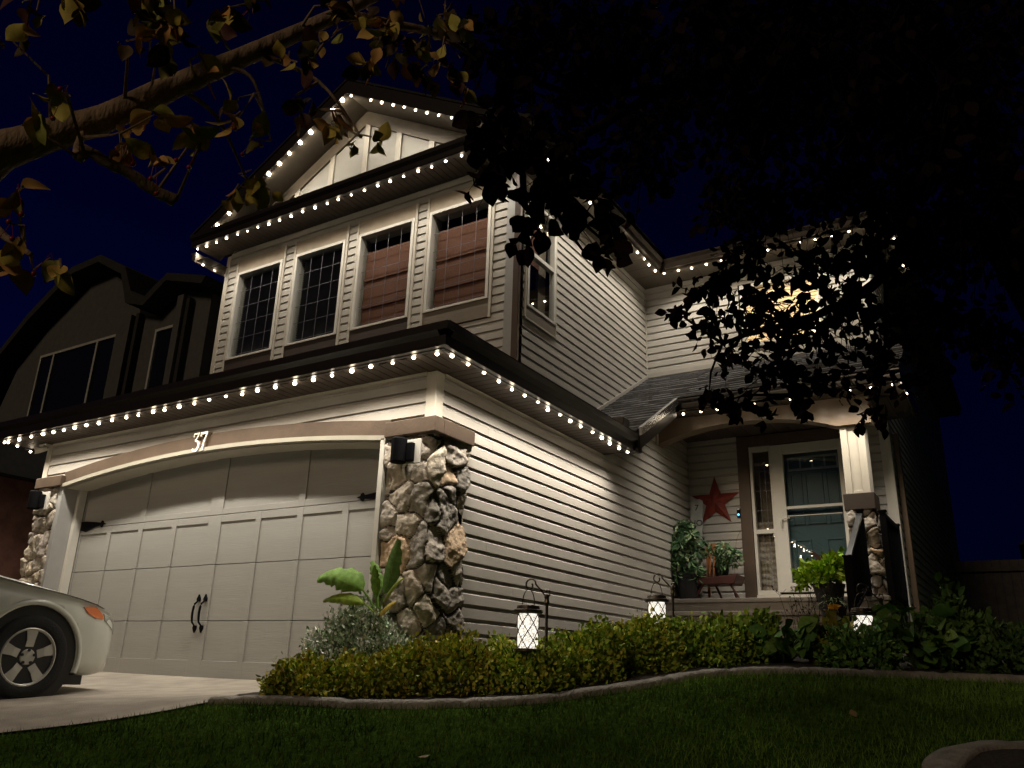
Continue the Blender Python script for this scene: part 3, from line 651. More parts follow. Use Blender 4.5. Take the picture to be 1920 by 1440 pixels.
# side eave and rear wing eave
g = MB(); grooved(g, 'y', YU-.42, 11.22, -4.37, XU, SU, .3); g.add([(-4.37, 11.22, SU), (XU, 11.22, SU), (XU, YW, SU), (-4.37, YW, SU)], [(0, 1, 2, 3)]); grooved(g, 'x', -4.37, -.99, 11.22, YW, SU, .3); grooved(g, 'y', YW, 21.5, -.99, XR, SU, .3)
grooved(g, 'y', 7.3, 21, -10.65, -10.38, SU, .3); g.build('upper_soffit', SOFFL, HO, fixn=False)
g = MB(); g.box(-4.37, -4.34, YU-.42, 11.19, SU-.01, SU+.15); g.box(-4.34, -.97, 11.19, 11.22, SU-.01, SU+.15); g.box(-1.0, -.97, 11.22, 21.6, SU-.01, SU+.15); g.box(-10.70, -10.67, 7.3, 21, SU-.01, SU+.15); g.build('fascia', SOFFL, HO)
g = MB(); gutter(g, (-4.339, YU-.45), (-4.339, 11.09), (1, 0), SU+.03, .14); gutter(g, (-4.24, 11.189), (-.95, 11.189), (0, -1), SU+.03, .14); gutter(g, (-.969, 11.1), (-.969, 21.6), (1, 0), SU+.03, .14); gutter(g, (-10.701, 7.3), (-10.701, 21), (-1, 0), SU+.03, .14); g.build('eave_gutter', SOFF, HO)
g = MB(); e_ = SU+.18; rp = 4.1*.45
g.add([(-4.9, 11.1, e_), (-.88, 11.1, e_), (-.88, 21.6, e_), (-4.9, 13.5, e_+1.1), (-2.9, 13.5, e_+1.1), (-2.9, 21, e_+1.1)], [(0, 1, 4, 3), (1, 2, 5, 4)])
g.add([(-4.9, 13.5, e_+1.1), (-2.9, 13.5, e_+1.1), (-2.9, 21, e_+1.1), (-4.9, 21, e_+1.1)], [(0, 1, 2, 3)])
g.build('rear_wing_roof', ROOFD, HO, fixn=False)
# back and left walls close the shell
g = MB(); g.box(-10.14, -10.12, YG, 20.5, -.3, 2.5); g.box(-10.42, -10.40, YU, 20.5, 2.4, 6.2); g.box(-10.4, XR, 21.5, 21.55, -.2, 6.2); g.box(XU-.05, XU-.02, YW, 21.5, 2.0, 6.2); g.build('rear_wall', SID, HO)
# --- porch roof, shingled in courses so that each butt edge catches light
PE, PZE = 10.00, 3.455; PS = (4.42-PZE)/(YW-PE)
g = MB(); rs = random.Random(3)
def course(y0, y1, x0, x1, zbase):
    x = x0
    while x < x1:
        w_ = rs.uniform(.12, .34); xe = min(x+w_, x1); d = rs.choice((0, .0, .006, .010)); yy0 = y0-rs.choice((0, 0, .012))
        za = PZE+(yy0-PE)*PS; zb = PZE+(y1-PE)*PS
        g.add([(x, yy0, za+.004), (xe, yy0, za+.004), (xe, yy0, za+.021+d), (x, yy0, za+.021+d), (xe, y1+.02, zb+.008), (x, y1+.02, zb+.008)], [(0, 1, 2, 3), (3, 2, 4, 5)]); x = xe
yy = 8.66
while yy < YW:
    xr = -3.70 if yy < PE-.02 else -.98
    course(yy, min(yy+.125, YW), XU, xr, 0); yy += .125
g.build('porch_roof', ROOF, HO, fixn=False)
g = MB()
def slopebox(x0, x1, ya, yb, lo, hi):
    za, zb = PZE+(ya-PE)*PS, PZE+(yb-PE)*PS
    g.add([(x, y, z+o) for (y, z) in ((ya, za), (yb, zb)) for (x, o) in ((x0, lo), (x1, lo), (x1, hi), (x0, hi))], [(0, 1, 2, 3), (4, 7, 6, 5), (0, 4, 5, 1), (1, 5, 6, 2), (2, 6, 7, 3), (3, 7, 4, 0)])
slopebox(XU+.0, XU+.035, 8.66, YW, .02, .075); g.box(XU, XR, YW-.035, YW, 4.43, 4.50); g.build('wall_flashing', FLASHP, HO)
g = MB(); slopebox(-3.705, -3.66, 8.70, PE-.06, -.07, .03); g.build('rake_flashing', FLASH, HO)
g = MB(); slopebox(-3.705, -3.69, 8.70, PE-.06, -.24, -.075); slopebox(XU, -3.70, 8.66, 8.72, -.24, -.02); g.build('rake_fascia', DARKB, HO)
g = MB(); g.add([(XU, 8.66, 2.60), (-3.70, 8.66, 2.60), (-3.70, PE, 3.40), (XU, PE, 3.40)], [(0, 1, 2, 3)]); g.build('lower_roof_underside', SOFF, HO)
g = MB(); g.box(-3.79, -3.72, 8.80, 8.84, SZ, SZ+.19); g.build('gutter_end', SOFF, HO, bevel=.01)
g = MB(); g.box(-3.99, -3.86, 8.62, 8.80, 2.70, 2.86); g.build('diverter_box', SOFF, HO, bevel=.01)
PF = 10.12
g = MB(); g.box(-3.70, -.98, PF-.02, PF, 3.30, 3.44); g.box(-1.0, -.98, PF, YW, 3.30, 3.44); g.build('fascia', DARKB, HO)
g = MB(); gutter(g, (-3.70, PF-.021), (-.98, PF-.021), (0, -1), 3.31, .14, .09); g.build('eave_gutter', DARKB, HO)
g = MB(); grooved(g, 'x', -4.17, -1.0, PF, 10.42, 3.315, .2); grooved(g, 'x', -4.17, -1.0, 10.62, YW, 3.30, .2); grooved(g, 'y', 10.42, YW, -1.30, -1.0, 3.325, .2); g.build('porch_ceiling', SOFF, HO, fixn=False)
g = MB(); g.add([(-.99, PE, PZE), (-.99, YW, 4.42), (-.99, YW, 3.44), (-.99, PE, 3.44)], [(0, 1, 2, 3)]); g.build('porch_roof_end', SID, HO)
# porch beam with a flat arch
xs_ = np.linspace(XG+.02, -1.40, 50)
def pb(x):
    if x > -1.84: return 2.95
    t = (x+3.02)/1.18; return 2.965+.20*max(0, 1-abs(t)**2.2)
g = MB(); vs = []
for x in xs_:
    for (y, z) in ((10.42, pb(x)), (10.42, 3.31), (10.62, 3.31), (10.62, pb(x))): vs.append((x, y, z))
n_ = len(xs_); g.add(vs, [(i*4+k, (i+1)*4+k, (i+1)*4+(k+1) % 4, i*4+(k+1) % 4) for i in range(n_-1) for k in range(4)]+[(0, 1, 2, 3), (4*n_-1, 4*n_-2, 4*n_-3, 4*n_-4)])
g.build('porch_beam', mat('beam_wrap', (.19, .14, .095), .33, var=.08, bump=.15, bscale=6), HO)
g = MB(); g.box(XG+.017, XG+.045, 10.37, 10.419, 2.97, 3.31); g.build('beam_trim', TRIM, HO)
# post: fluted upper shaft, cap, stone base
po = MB(); po.box(-1.78, -1.70, 10.47, 10.55, 2.10, 2.95); po.box(-1.585, -1.50, 10.47, 10.55, 2.10, 2.95); po.box(-1.70, -1.585, 10.49, 10.72, 2.10, 2.95); po.box(-1.78, -1.50, 10.55, 10.74, 2.10, 2.95); po.box(-1.70, -1.585, 10.475, 10.49, 2.10, 2.14)
po.build('porch_post', TRIM, HO, bevel=.005)
g = MB(); g.box(-1.81, -1.46, 10.43, 10.80, 1.90, 2.10); g.build('post_cap', mat('dark_cap', (.034, .020, .012), .6), HO, bevel=.006)
pillar(-1.79, -1.50, 10.48, 10.78, .89, 1.90, 21, 'post_base', sp=.17)
g = MB(); g.box(-1.78, -1.52, 10.5, 10.77, .89, 1.89); g.build('post_core', MORT, HO)
# porch slab and steps
g = MB(); 
for k in range(5):
    z_ = .89-.18*k; yf = 10.30-.36*k; x1_ = -1.42 if k == 0 else -1.60
    g.box(-4.15, x1_, yf, YW if k == 0 else yf+.40, z_-.20 if k else -.1, z_-.05) if k == 0 else g.box(-4.12, x1_, yf+.02, yf+.38, z_-.20, z_-.05)
    g.box(-4.15, x1_+.02, yf-.03, (YW-.02 if k == 0 else yf+.33), z_-.05, z_)
g.build('porch_steps', PCONC, HO, bevel=.008)
# front door set
g = MB(); g.box(-3.41, -3.25, YW-.05, YW+.02, .93, 3.28); g.box(-3.25, -1.95, YW-.045, YW+.02, 3.125, 3.28); g.build('door_casing', mat('brown_casing', (.085, .055, .035), .6), HO, bevel=.004)
g = MB(); yb = YW-.03
g.box(-3.245, -3.205, yb, YW+.06, 1.04, 3.12); g.box(-2.965, -2.942, yb, YW+.06, 1.04, 3.12); g.box(-3.205, -2.965, yb, YW+.06, 3.05, 3.12); g.box(-3.205, -2.965, yb, YW+.06, 1.04, 1.10); g.box(-3.205, -2.965, yb, YW+.06, 1.87, 1.93)
sl = g.build('sidelight', WTRIM, HO, bevel=.003)
g = MB(); g.box(-3.205, -2.965, YW, YW+.004, 1.10, 1.87); g.box(-3.205, -2.965, YW, YW+.004, 1.93, 3.05); g.build('pane', SGLASS, sl)
g = MB()
for z_ in (1.30, 1.57, 2.20, 2.48, 2.76): g.box(-3.205, -2.965, YW+.01, YW+.014, z_-.004, z_+.004)
for x_ in (-3.125, -3.045): g.box(x_-.003, x_+.003, YW+.015, YW+.018, 1.10, 3.05)
g.build('grille', MUNT, sl)
g = MB(); g.grid(lambda u, v: (-3.215+.265*u, YW+.09+.008*math.sin(u*40)+.012*math.sin(v*70), 1.05+1.0*v), 30, 70); g.build('curtain', CURT, sl, smooth=True)
g = MB(); g.box(-3.25, -2.9, YW+.25, YW+.27, 1.0, 3.15); g.build('room', mat('hall_glow_tint', (.20, .17, .12), .9), sl)  # hall light put into the back plane's colour, it emits nothing
g = MB(); xa, xb = -2.94, -1.90
g.box(xa, xa+.17, yb-.01, YW+.03, 1.07, 3.11); g.box(xb-.13, xb, yb-.01, YW+.03, 1.07, 3.11); g.box(xa+.17, xb-.13, yb-.01, YW+.03, 2.975, 3.11); g.box(xa+.17, xb-.13, yb-.01, YW+.03, 1.07, 1.19); g.box(xa+.17, xb-.13, yb-.005, YW+.025, 2.185, 2.225)
sdr = g.build('storm_door', WTRIM, HO, bevel=.004)
g = MB(); g.box(xa+.17, xb-.13, YW, YW+.004, 1.19, 2.185); g.box(xa+.17, xb-.13, YW, YW+.004, 2.225, 2.975); g.build('pane', SGLASS, sdr)
g = MB(); g.tube([(xa+.10, yb-.05, 2.05), (xa+.10, yb-.055, 2.0), (xa+.10, yb-.02, 1.93)], .012, 8); g.tube([(xa+.10, yb-.05, 2.05), (xa+.22, yb-.06, 2.055)], .009, 8); g.box(xa+.085, xa+.115, yb-.02, yb-.009, 1.90, 2.20); g.build('door_lever', WTRIM, sdr)
g = MB(); g.tube([(xa+.18, yb-.02, 2.085), (xb-.14, yb-.02, 2.085)], .008, 8); g.build('push_bar', WTRIM, sdr)
g = MB(); g.box(xa+.05, xb-.03, YW+.10, YW+.14, 1.06, 3.06); fd = g.build('front_door', TEAL, HO)
g = MB(); a0, a1 = xa+.22, xb-.18
for (p, q, r_, s__) in ((a0, a0+.22, 1.28, 1.78), (a1-.22, a1, 1.28, 1.78), (a0, a0+.16, 1.98, 2.70), (a0+.20, a1-.20, 1.98, 2.70), (a1-.16, a1, 1.98, 2.70)):
    for bx in ((p, q, r_, r_+.02), (p, q, s__-.02, s__), (p, p+.02, r_+.02, s__-.02), (q-.02, q, r_+.02, s__-.02)): g.box(bx[0], bx[1], YW+.085, YW+.099, bx[2], bx[3])
g.build('door_panel', TEAL, fd, bevel=.003)
g = MB(); g.box(a0-.02, a1+.02, YW+.082, YW+.099, 2.74, 2.77); g.box(a0-.02, a1+.02, YW+.082, YW+.099, 2.91, 2.94)
for k in range(5): x_ = a0-.02+(a1-a0+.02)*k/4; g.box(x_, x_+.02, YW+.083, YW+.098, 2.77, 2.91)
g.build('door_light_grille', mat('door_light_trim', (.30, .36, .40), .5), fd)
g = MB(); g.box(xa-.02, xb+.02, YW-.06, YW+.1, .985, 1.038); g.box(-3.25, xa-.021, YW-.05, YW+.06, .985, 1.038); g.build('door_sill', WTRIM, HO)
# ================================================================ EAVE LIGHT STRINGS (bulb + its lamp)
bulb_me = MB().sphere((0, 0, 0), .0172, 10, 6, .9); _b0 = bulb_me.build('bulb_proto', BULB, smooth=True); BME = _b0.data; bpy.data.objects.remove(_b0)
big_me = MB().sphere((0, 0, 0), .027, 10, 6, .9); _b1 = big_me.build('bulb_proto', BULBHOT, smooth=True); BME2 = _b1.data; bpy.data.objects.remove(_b1)
LD = bpy.data.lights.new('led_lamp', 'SPOT'); LD.energy = 19.0; LD.color = (1.0, .90, .755); LD.spot_size = R(124); LD.spot_blend = 1.0; LD.shadow_soft_size = .012
LDU = LD.copy(); LDU.energy = 13.0
LDG = bpy.data.lights.new('led_lamp_glow', 'POINT'); LDG.energy = 0.2; LDG.color = (1.0, .80, .55); LDG.shadow_soft_size = .02
def string(label, pts, tilt=(0, 0, -1), wire=True, big=False, lampk=1, every=1, group='eave light strings on the house'):
    base = pts[0]; th = thing('light_string', label, 'string lights', base, group)
    if wire:
        g = MB(); g.tube([q for a_, b_ in zip(pts[:-1], pts[1:]) for q in ((a_[0], a_[1], a_[2]+.024), ((a_[0]+b_[0])/2, (a_[1]+b_[1])/2, (a_[2]+b_[2])/2+random.uniform(.002, .02)))]+[(pts[-1][0], pts[-1][1], pts[-1][2]+.024)], .005, 5)
        g.build('cable', BLK, th)
    for i, p in enumerate(pts):
        j = (random.uniform(-.012, .012), random.uniform(-.008, .008), random.uniform(-.009, .009))
        o = bpy.data.objects.new('bulb', BME2 if big else BME); COL.objects.link(o); o.parent = th
        o.location = (p[0]-base[0]+j[0], p[1]-base[1]+j[1], p[2]-base[2]+j[2])
        o.scale = [random.uniform(.8, 1.2)]*3
        if i % every == 0:
            l = bpy.data.objects.new('led_lamp', LDU if base[2] > 4 else LD); COL.objects.link(l); l.parent = th
            l.location = (o.location[0]+tilt[0]*.03, o.location[1]+tilt[1]*.03, o.location[2]-.03)
            l.rotation_euler = Vector((tilt[0]*.35, tilt[1]*.35, -1)).to_track_quat('-Z', 'Y').to_euler()
        if i % 3 == 1:
            l = bpy.data.objects.new('led_glow', LDG); COL.objects.link(l); l.parent = th
            l.location = (o.location[0], o.location[1], o.location[2]-.035)
    return th
fr_ = [-10.50]+[ -10.41, -10.17, -9.90, -9.67, -9.44, -9.25, -9.03, -8.80, -8.57, -8.31, -8.08, -7.85, -7.62, -7.41, -7.19]
x = -7.19+.233
while x < -3.86: fr_.append(x); x += .2346
string('row of small white lights along the garage front eave above the number', [(x, 5.025, SZ-.012) for x in fr_], (0, .35, -1))
string('row of lights on the garage side eave running back towards the porch', [(-3.832, 5.13+.2355*k, SZ-.012) for k in range(16)], (-.35, 0, -1))
string('pair of lights at the far left end of the garage eave', [(-10.52, 5.20, SZ-.012), (-10.55, 5.38, SZ-.04)])
string('row of lights on the straight eave above the four upper windows', [(-10.65+.2352*k, 7.285, PZ-.028) for k in range(26)], (0, .35, -1))
def rk(x): return rz(x, -.035)
string('lights climbing the left slope of the gable, larger and brighter', [(x, 7.275, rk(x)) for x in (-10.22, -9.97, -9.16, -8.95, -8.75, -8.55, -8.34, -7.92, -7.74)], (0, .5, -1), wire=False, big=True)
string('lights going down the right slope of the gable from the peak', [(x, 7.275, rk(x)) for x in [-7.57]+[-7.15+.213*k for k in range(13)]], (0, .5, -1), wire=False)
string('lights on the upper side eave meeting the rear wing', [(-4.36, 7.6+.2295*k, SU-.02) for k in range(16)], (-.35, 0, -1))
string('lights on the rear wing front eave behind the dark leaves', [(-4.28+.232*k, 11.205, SU-.02) for k in range(15)], (0, .35, -1))
string('short run of lights on the upper right end eave', [(-.985, 11.5+.235*k, SU-.02) for k in range(7)], (-.35, 0, -1), every=9)
string('lights returning along the upper left end eave', [(-10.66, 7.45+.235*k, SU-.0) for k in range(5)], (.3, 0, -1))
string('row of lights on the porch eave over the brown arched beam', [(-3.64+.2325*k, PF-.03, 3.27) for k in range(12)], (0, .35, -1))
string('last lights turning the right corner of the porch eave', [(-.99, 10.22, 3.27), (-.985, 10.47, 3.27)], (-.3, 0, -1))

# ================================================================ FIXTURES AND PORCH THINGS
def sconce(x, label, s=1):
    th = thing('wall_lantern', label, 'wall light', (x, 5.26, 1.7), 'black wall lanterns on the stone pillars')
    g = MB(); g.box(x-.01*s, x+.14*s, 5.245, 5.262, 1.585, 1.795); g.build('back_plate', WTRIM, th, bevel=.004)
    g = MB(); g.lathe([(.062, 0), (.066, .008), (.066, .20), (.058, .212), (.01, .214)], (x-.045*s, 5.19, 1.59), 20); g.box(x-.05*s-.01, x-.05*s+.01, 5.19, 5.262, 1.68, 1.71); g.build('shade', IRON, th, smooth=False)
    g = MB(); g.box(x+.02*s, x+.085*s, 5.20, 5.244, 1.60, 1.76); g.build('sensor_box', IRON, th, bevel=.008)
sconce(-4.33, 'black cylinder wall lantern on the right stone pillar beside the garage')
sconce(-9.80, 'black wall lantern on the left stone pillar beyond the car')
th = thing('security_camera', 'small white security camera at the left end of the garage soffit', 'security camera', (-10.12, 5.3, 2.42))
g = MB(); g.tube([(-10.13, 5.33, 2.425), (-10.13, 5.30, 2.39), (-10.10, 5.27, 2.37)], .014, 8); g.box(-10.19, -10.05, 5.28, 5.36, 2.405, 2.428); g.build('bracket', PLASW, th)
g = MB(); g.tube([(-10.09, 5.33, 2.38), (-10.11, 5.24, 2.335), (-10.12, 5.20, 2.32)], [.028, .037, .037], 14); g.build('housing', PLASW, th, smooth=False)
g = MB(); g.tube([(-10.12, 5.1985, 2.319), (-10.121, 5.193, 2.317)], [.030, .029], 14); g.build('lens', IRON, th)
th = thing('cable_joiner', 'small pale cable plug lying on the side eave gutter', 'cable plug', (-3.9, 8.2, 2.68))
g = MB(); g.tube([(-4.1, 7.6, 2.72), (-4.0, 7.9, 2.76), (-3.95, 8.1, 2.75), (-3.9, 8.22, 2.74)], .006, 6); g.build('cord', PLASW, th)
g = MB(); g.box(-3.93, -3.87, 8.2, 8.34, 2.70, 2.77); g.build('plug', PLASW, th, bevel=.012)
# barn star
th = thing('barn_star', 'rusty red five pointed metal star hanging on the porch wall', 'star ornament', (-3.77, YW-.03, 2.36))
g = MB(); c = (-3.77, 2.365); Ro, Ri = .375, .145; pts = []
for k in range(10):
    a_ = math.pi/2+k*math.pi/5; r_ = Ro if k % 2 == 0 else Ri; pts.append((c[0]+r_*math.cos(a_), YW-.035, c[1]+r_*math.sin(a_)))
g.add([(c[0], YW-.125, c[1])]+pts+[(c[0], YW-.02, c[1])], [(0, 1+k, 1+(k+1) % 10) for k in range(10)]+[(11, 1+(k+1) % 10, 1+k) for k in range(10)]); g.build('star_body', RED, th)
# doorbell
th = thing('doorbell', 'video doorbell with a glowing blue button beside the brown door casing', 'doorbell', (-3.44, YW-.03, 2.18))
g = MB(); g.box(-3.465, -3.415, YW-.045, YW-.018, 2.115, 2.255); g.build('case', IRON, th, bevel=.008)
g = MB(); g.box(-3.458, -3.422, YW-.048, YW-.046, 2.225, 2.245); g.build('lens', WTRIM, th)
g = MB(); g.lathe([(.016, 0), (.016, -.006), (.001, -.007)], (-3.44, YW-.0455, 2.155), 16, 'y'); g.build('button', BLUEL, th)
# leaning board with hand lettering
th = thing('welcome_board', 'tall weathered white board with painted letters leaning in the porch corner', 'sign board', (-4.0, 11.5, .9))
def lean(z): return YW-.30+(z-.89)*.16
g = MB(); g.add([(x, lean(z)+d, z) for z in (.89, 2.42) for (x, d) in ((-4.13, 0), (-3.95, 0), (-3.95, .02), (-4.13, .02))], [(0, 1, 2, 3), (4, 7, 6, 5), (0, 4, 5, 1), (1, 5, 6, 2), (2, 6, 7, 3), (3, 7, 4, 0)]); g.build('plank', WHITEB, th)
def letters(txt, x, z, size, y=None, name='lettering', parent=None, mt=IRON, loc=None, rotx=90, align='LEFT'):
    cu = bpy.data.curves.new(name, 'FONT'); cu.body = txt; cu.size = size; cu.extrude = .0015; cu.align_x = align; cu.materials.append(mt)
    o = bpy.data.objects.new(name, cu); COL.objects.link(o); o.parent = parent; off = Vector(parent['_o'])
    o.rotation_euler = (R(rotx), 0, 0); o.location = Vector(loc)-off; bpy.context.view_layer.update()
    me = bpy.data.meshes.new_from_object(o.evaluated_get(bpy.context.evaluated_depsgraph_get())); q = bpy.data.objects.new(name, me); COL.objects.link(q); q.parent = parent
    q.rotation_euler = o.rotation_euler; q.location = o.location; bpy.data.objects.remove(o); return q
PAINT = mat('faded_paint', (.06, .055, .05), .8)
for txt, z in (('7', 2.25), ('HO', 2.02), ('M', 1.6), ('E', 1.02)): letters(txt, 0, 0, .125, parent=th, mt=PAINT, loc=(-4.04, lean(z)-.006, z), rotx=90-9, align='CENTER')
letters('STAY', 0, 0, .085, parent=sdr, mt=PAINT, loc=(-2.80, YW-.046, 1.085))
# --- leaf builders
LS = [(0, 0), (.30, .30), (.36, .62), (.0, 1.0), (-.36, .62), (-.30, .30)]     # ovate outline + folded rib
def leaf_batch(P, D, S, C, wid=1.0, fold=.25, droop=.25):
    """P base points, D unit directions, S sizes, C colours -> numpy mesh data of folded ovate leaves (4 quads)"""
    n = len(P); rnd = NP.normal(size=(n, 3)); side = np.cross(D, rnd); side /= np.linalg.norm(side, axis=1)[:, None]+1e-9; nrm = np.cross(side, D)
    S = S[:, None]
    def at(u, v, w_): return P+D*S*v+side*S*u*wid+nrm*S*w_
    V = np.stack([at(0, 0, 0), at(.22, .22, fold*.22), at(.36, .52, fold*.34-droop*.12), at(.22, .80, fold*.2-droop*.35), at(0, 1.0, -droop*.55), at(-.22, .80, fold*.2-droop*.35), at(-.36, .52, fold*.34-droop*.12), at(-.22, .22, fold*.22), at(0, .50, -droop*.12), ], 1)
    F = np.array([(0, 1, 2, 8), (8, 2, 3, 4), (8, 4, 5, 6), (0, 8, 6, 7)])
    Fs = (np.arange(n)[:, None, None]*9+F[None]).reshape(-1, 4)
    return V.reshape(-1, 3), Fs, np.repeat(C, 4, 0)
def leaf_fine(P, D, S, C, wid=1.0, fold=.25, droop=.3):
    """large close-up leaves: ovate outline of 13 points either side of a folded, curling midrib"""
    n = len(P); rnd = NP.normal(size=(n, 3)); side = np.cross(D, rnd); side /= np.linalg.norm(side, axis=1)[:, None]+1e-9; nrm = np.cross(side, D)
    S = S[:, None]; cu = NP.uniform(.1, 1.5, (n, 1))*droop; wv = NP.uniform(-.05, .05, (n, 1)); st = [(0, .012), (.10, .14), (.24, .29), (.40, .36), (.56, .345), (.72, .26), (.86, .14), (1.0, .0)]
    V = []
    for v, u in st:
        base = P+D*S*(v*(1-.12*cu*v))-nrm*S*cu*v*v*.55
        for q in (-1, -.5, 0, .5, 1): V.append(base+side*S*u*q*wid+nrm*S*(fold*abs(q)*u+wv*q*math.sin(v*9)))
    V = np.stack(V, 1); F = np.array([(i*5+k, i*5+k+1, i*5+k+6, i*5+k+5) for i in range(7) for k in range(4)])
    Fs = (np.arange(n)[:, None, None]*40+F[None]).reshape(-1, 4)
    return V.reshape(-1, 3), Fs, np.repeat(C, 28, 0)
def norm(a_): return a_/(np.linalg.norm(a_, axis=-1, keepdims=True)+1e-9)
def pal(n, cols, jit=.25):
    c = np.array(cols)[NP.randint(0, len(cols), n)]; return np.clip(c*NP.uniform(1-jit, 1+jit, (n, 1))*NP.uniform(.92, 1.08, (n, 3)), 0, 1)
def leaves_obj(name, parts, parent, mt=None, sm=False):
    V = []; F = []; C = []; o = 0
    for v, f, c in parts: V.append(v); F.append(f+o); C.append(c); o += len(v)
    return arrays(name, np.concatenate(V), np.concatenate(F), np.concatenate(C), mt or LEAF, parent, sm)
def mound(c, rx, ry, rz_, n, size, cols, up=.35, shell=.55, wid=1., jitter=.10):
    """foliage mound: leaves through an uneven half-ellipsoid, dense near the surface"""
    d = norm(NP.normal(size=(n, 3))); d[:, 2] = np.abs(d[:, 2])*1.0-.15*NP.rand(n)
    lump = 1+.13*np.sin(d[:, 0]*5+c[0]*7)+.10*np.sin(d[:, 1]*7+c[1]*3)+.09*np.sin(d[:, 2]*9+d[:, 0]*6+c[0])
    r_ = (shell+(1-shell)*NP.rand(n)**.5)*lump+NP.normal(0, jitter*.5, n)
    P = np.array(c)+d*r_[:, None]*np.array([rx, ry, rz_])
    D = norm(d*.7+np.array([0, 0, up])+NP.normal(0, .55, (n, 3)))
    return leaf_batch(P, D, size*NP.uniform(.6, 1.3, n), pal(n, cols), wid)
def stems(mb, c, rx, ry, h, n):
    for _ in range(n):
        a_ = random.uniform(0, 6.28); r_ = random.uniform(.3, .8)
        mb.tube([(c[0]+random.uniform(-.04, .04), c[1]+random.uniform(-.04, .04), c[2]), (c[0]+rx*r_*.5*math.cos(a_), c[1]+ry*r_*.5*math.sin(a_), c[2]+h*.5), (c[0]+rx*r_*math.cos(a_), c[1]+ry*r_*math.sin(a_), c[2]+h*.9)], [.006, .004, .002], 5)
def shrub(name, label, x, y, rx, ry, h, n, size, cols, group=None, cat='shrub', wid=1., up=.35, z=None):
    z = H(x, y) if z is None else z; th = thing(name, label, cat, (x, y, z), group)
    g = MB(); stems(g, (x, y, z), rx, ry, h, 14); g.build('stem', BARKD, th)
    leaves_obj('foliage', [mound((x, y, z+.02), rx, ry, h, n, size, cols, up, .5, wid), mound((x, y, z+h*.25), rx*.9, ry*.9, h*.72, n//3, size, cols, up, .3, wid)], th)
    # sprigs poking out of the outline
    return th
GOLD = [(.42, .44, .07), (.52, .50, .07), (.30, .40, .06), (.34, .27, .05), (.18, .26, .05)]
GRN = [(.20, .32, .04), (.27, .38, .045), (.13, .24, .04), (.34, .40, .05)]
MID = [(.13, .26, .06), (.18, .31, .07), (.09, .19, .05)]
HGR = 'clipped golden green hedge shrubs along the bed'
HS = [(-4.08, 4.12, .27, .26, .22, 'leftmost low golden shrub of the hedge in front of the garage door'), (-3.86, 4.36, .27, .26, .24, 'golden shrub in front of the frosted white plant'),
      (-3.62, 4.56, .30, .30, .33, 'bronze tipped shrub in front of the stone pillar'), (-3.30, 4.74, .32, .30, .34, 'hedge shrub in front of the lower right corner of the pillar'),
      (-2.98, 4.98, .34, .32, .31, 'hedge shrub lit from behind by the first hanging lantern'), (-2.72, 5.42, .34, .34, .36, 'hedge shrub just right of the first hanging lantern'),
      (-2.50, 5.88, .36, .34, .37, 'bright green hedge shrub midway between the first two lanterns')]
for k, (x, y, rx, ry, h, lab) in enumerate(HS):
    shrub('hedge_shrub', lab, x, y, rx, ry, h, 4600, .032, GOLD if k < 4 else [*GOLD[:3], *GRN[:2]], HGR)
shrub('hedge_shrub', 'yellow green mound below the second hanging lantern', -2.24, 6.28, .36, .34, .33, 4200, .034, GRN, HGR)
shrub('leafy_shrub', 'lime leafy shrub right of the second lantern, under the steps', -2.0, 6.62, .32, .3, .36, 1800, .055, GRN+[(.12, .16, .02)], 'broad leaved plants in front of the steps')
def hosta(label, x, y, r_, n, cols, size=.15, h=.32, z=None):
    z = H(x, y) if z is None else z
    th = thing('hosta', label, 'plant', (x, y, z), 'broad leaved plants in front of the steps'); a_ = NP.rand(n)*6.283; e = NP.uniform(.25, 1.25, n); rr = r_*NP.uniform(.25, .75, n)
    P = np.c_[x+np.cos(a_)*rr*.7, y+np.sin(a_)*rr*.7, z+h*NP.uniform(.35, 1, n)]; D = norm(np.c_[np.cos(a_), np.sin(a_), NP.uniform(-.5, .5, n)])
    g = MB()
    for p in P[::1]: g.tube([(x, y, z), ((x+p[0])/2, (y+p[1])/2, z+(p[2]-z)*.7), tuple(p)], .004, 5)
    g.build('stalk', mat('hosta_stalk', (.05, .08, .02), .6) if 'hosta_stalk' not in MATS else MATS['hosta_stalk'], th)
    leaves_obj('foliage', [leaf_batch(P, D, size*NP.uniform(.7, 1.2, n), pal(n, cols), 1.05, .2, .5)], th)
hosta('broad leaved hosta just right of the lime shrub', -1.66, 6.55, .36, 70, MID, .15, .26)
hosta('dark hosta hanging over the edging near the middle of the steps', -1.40, 6.75, .32, 60, [(.05, .10, .03), (.07, .14, .04)], .14, .22)
hosta('large leaved plant right of the third lantern', -.80, 6.72, .34, 60, MID, .16, .42)
hosta('lower right broad leaved plant nearest the lawn', -.62, 6.45+.25, .3, 45, MID, .12, .26)
shrub('leafy_shrub', 'airy leafy shrub at the right end of the bed', -.54, 6.95, .32, .32, .50, 800, .070, [(.12, .22, .05), (.09, .17, .045)], wid=.9)
shrub('leafy_shrub', 'low dark shrub at the far right end of the edging', -.18, 6.85, .28, .26, .34, 900, .05, [(.05, .10, .03), (.08, .14, .04)])
shrub('leafy_shrub', 'dim green filler plant in front of the third lantern', -1.12, 6.45, .26, .16, .30, 900, .045, MID)
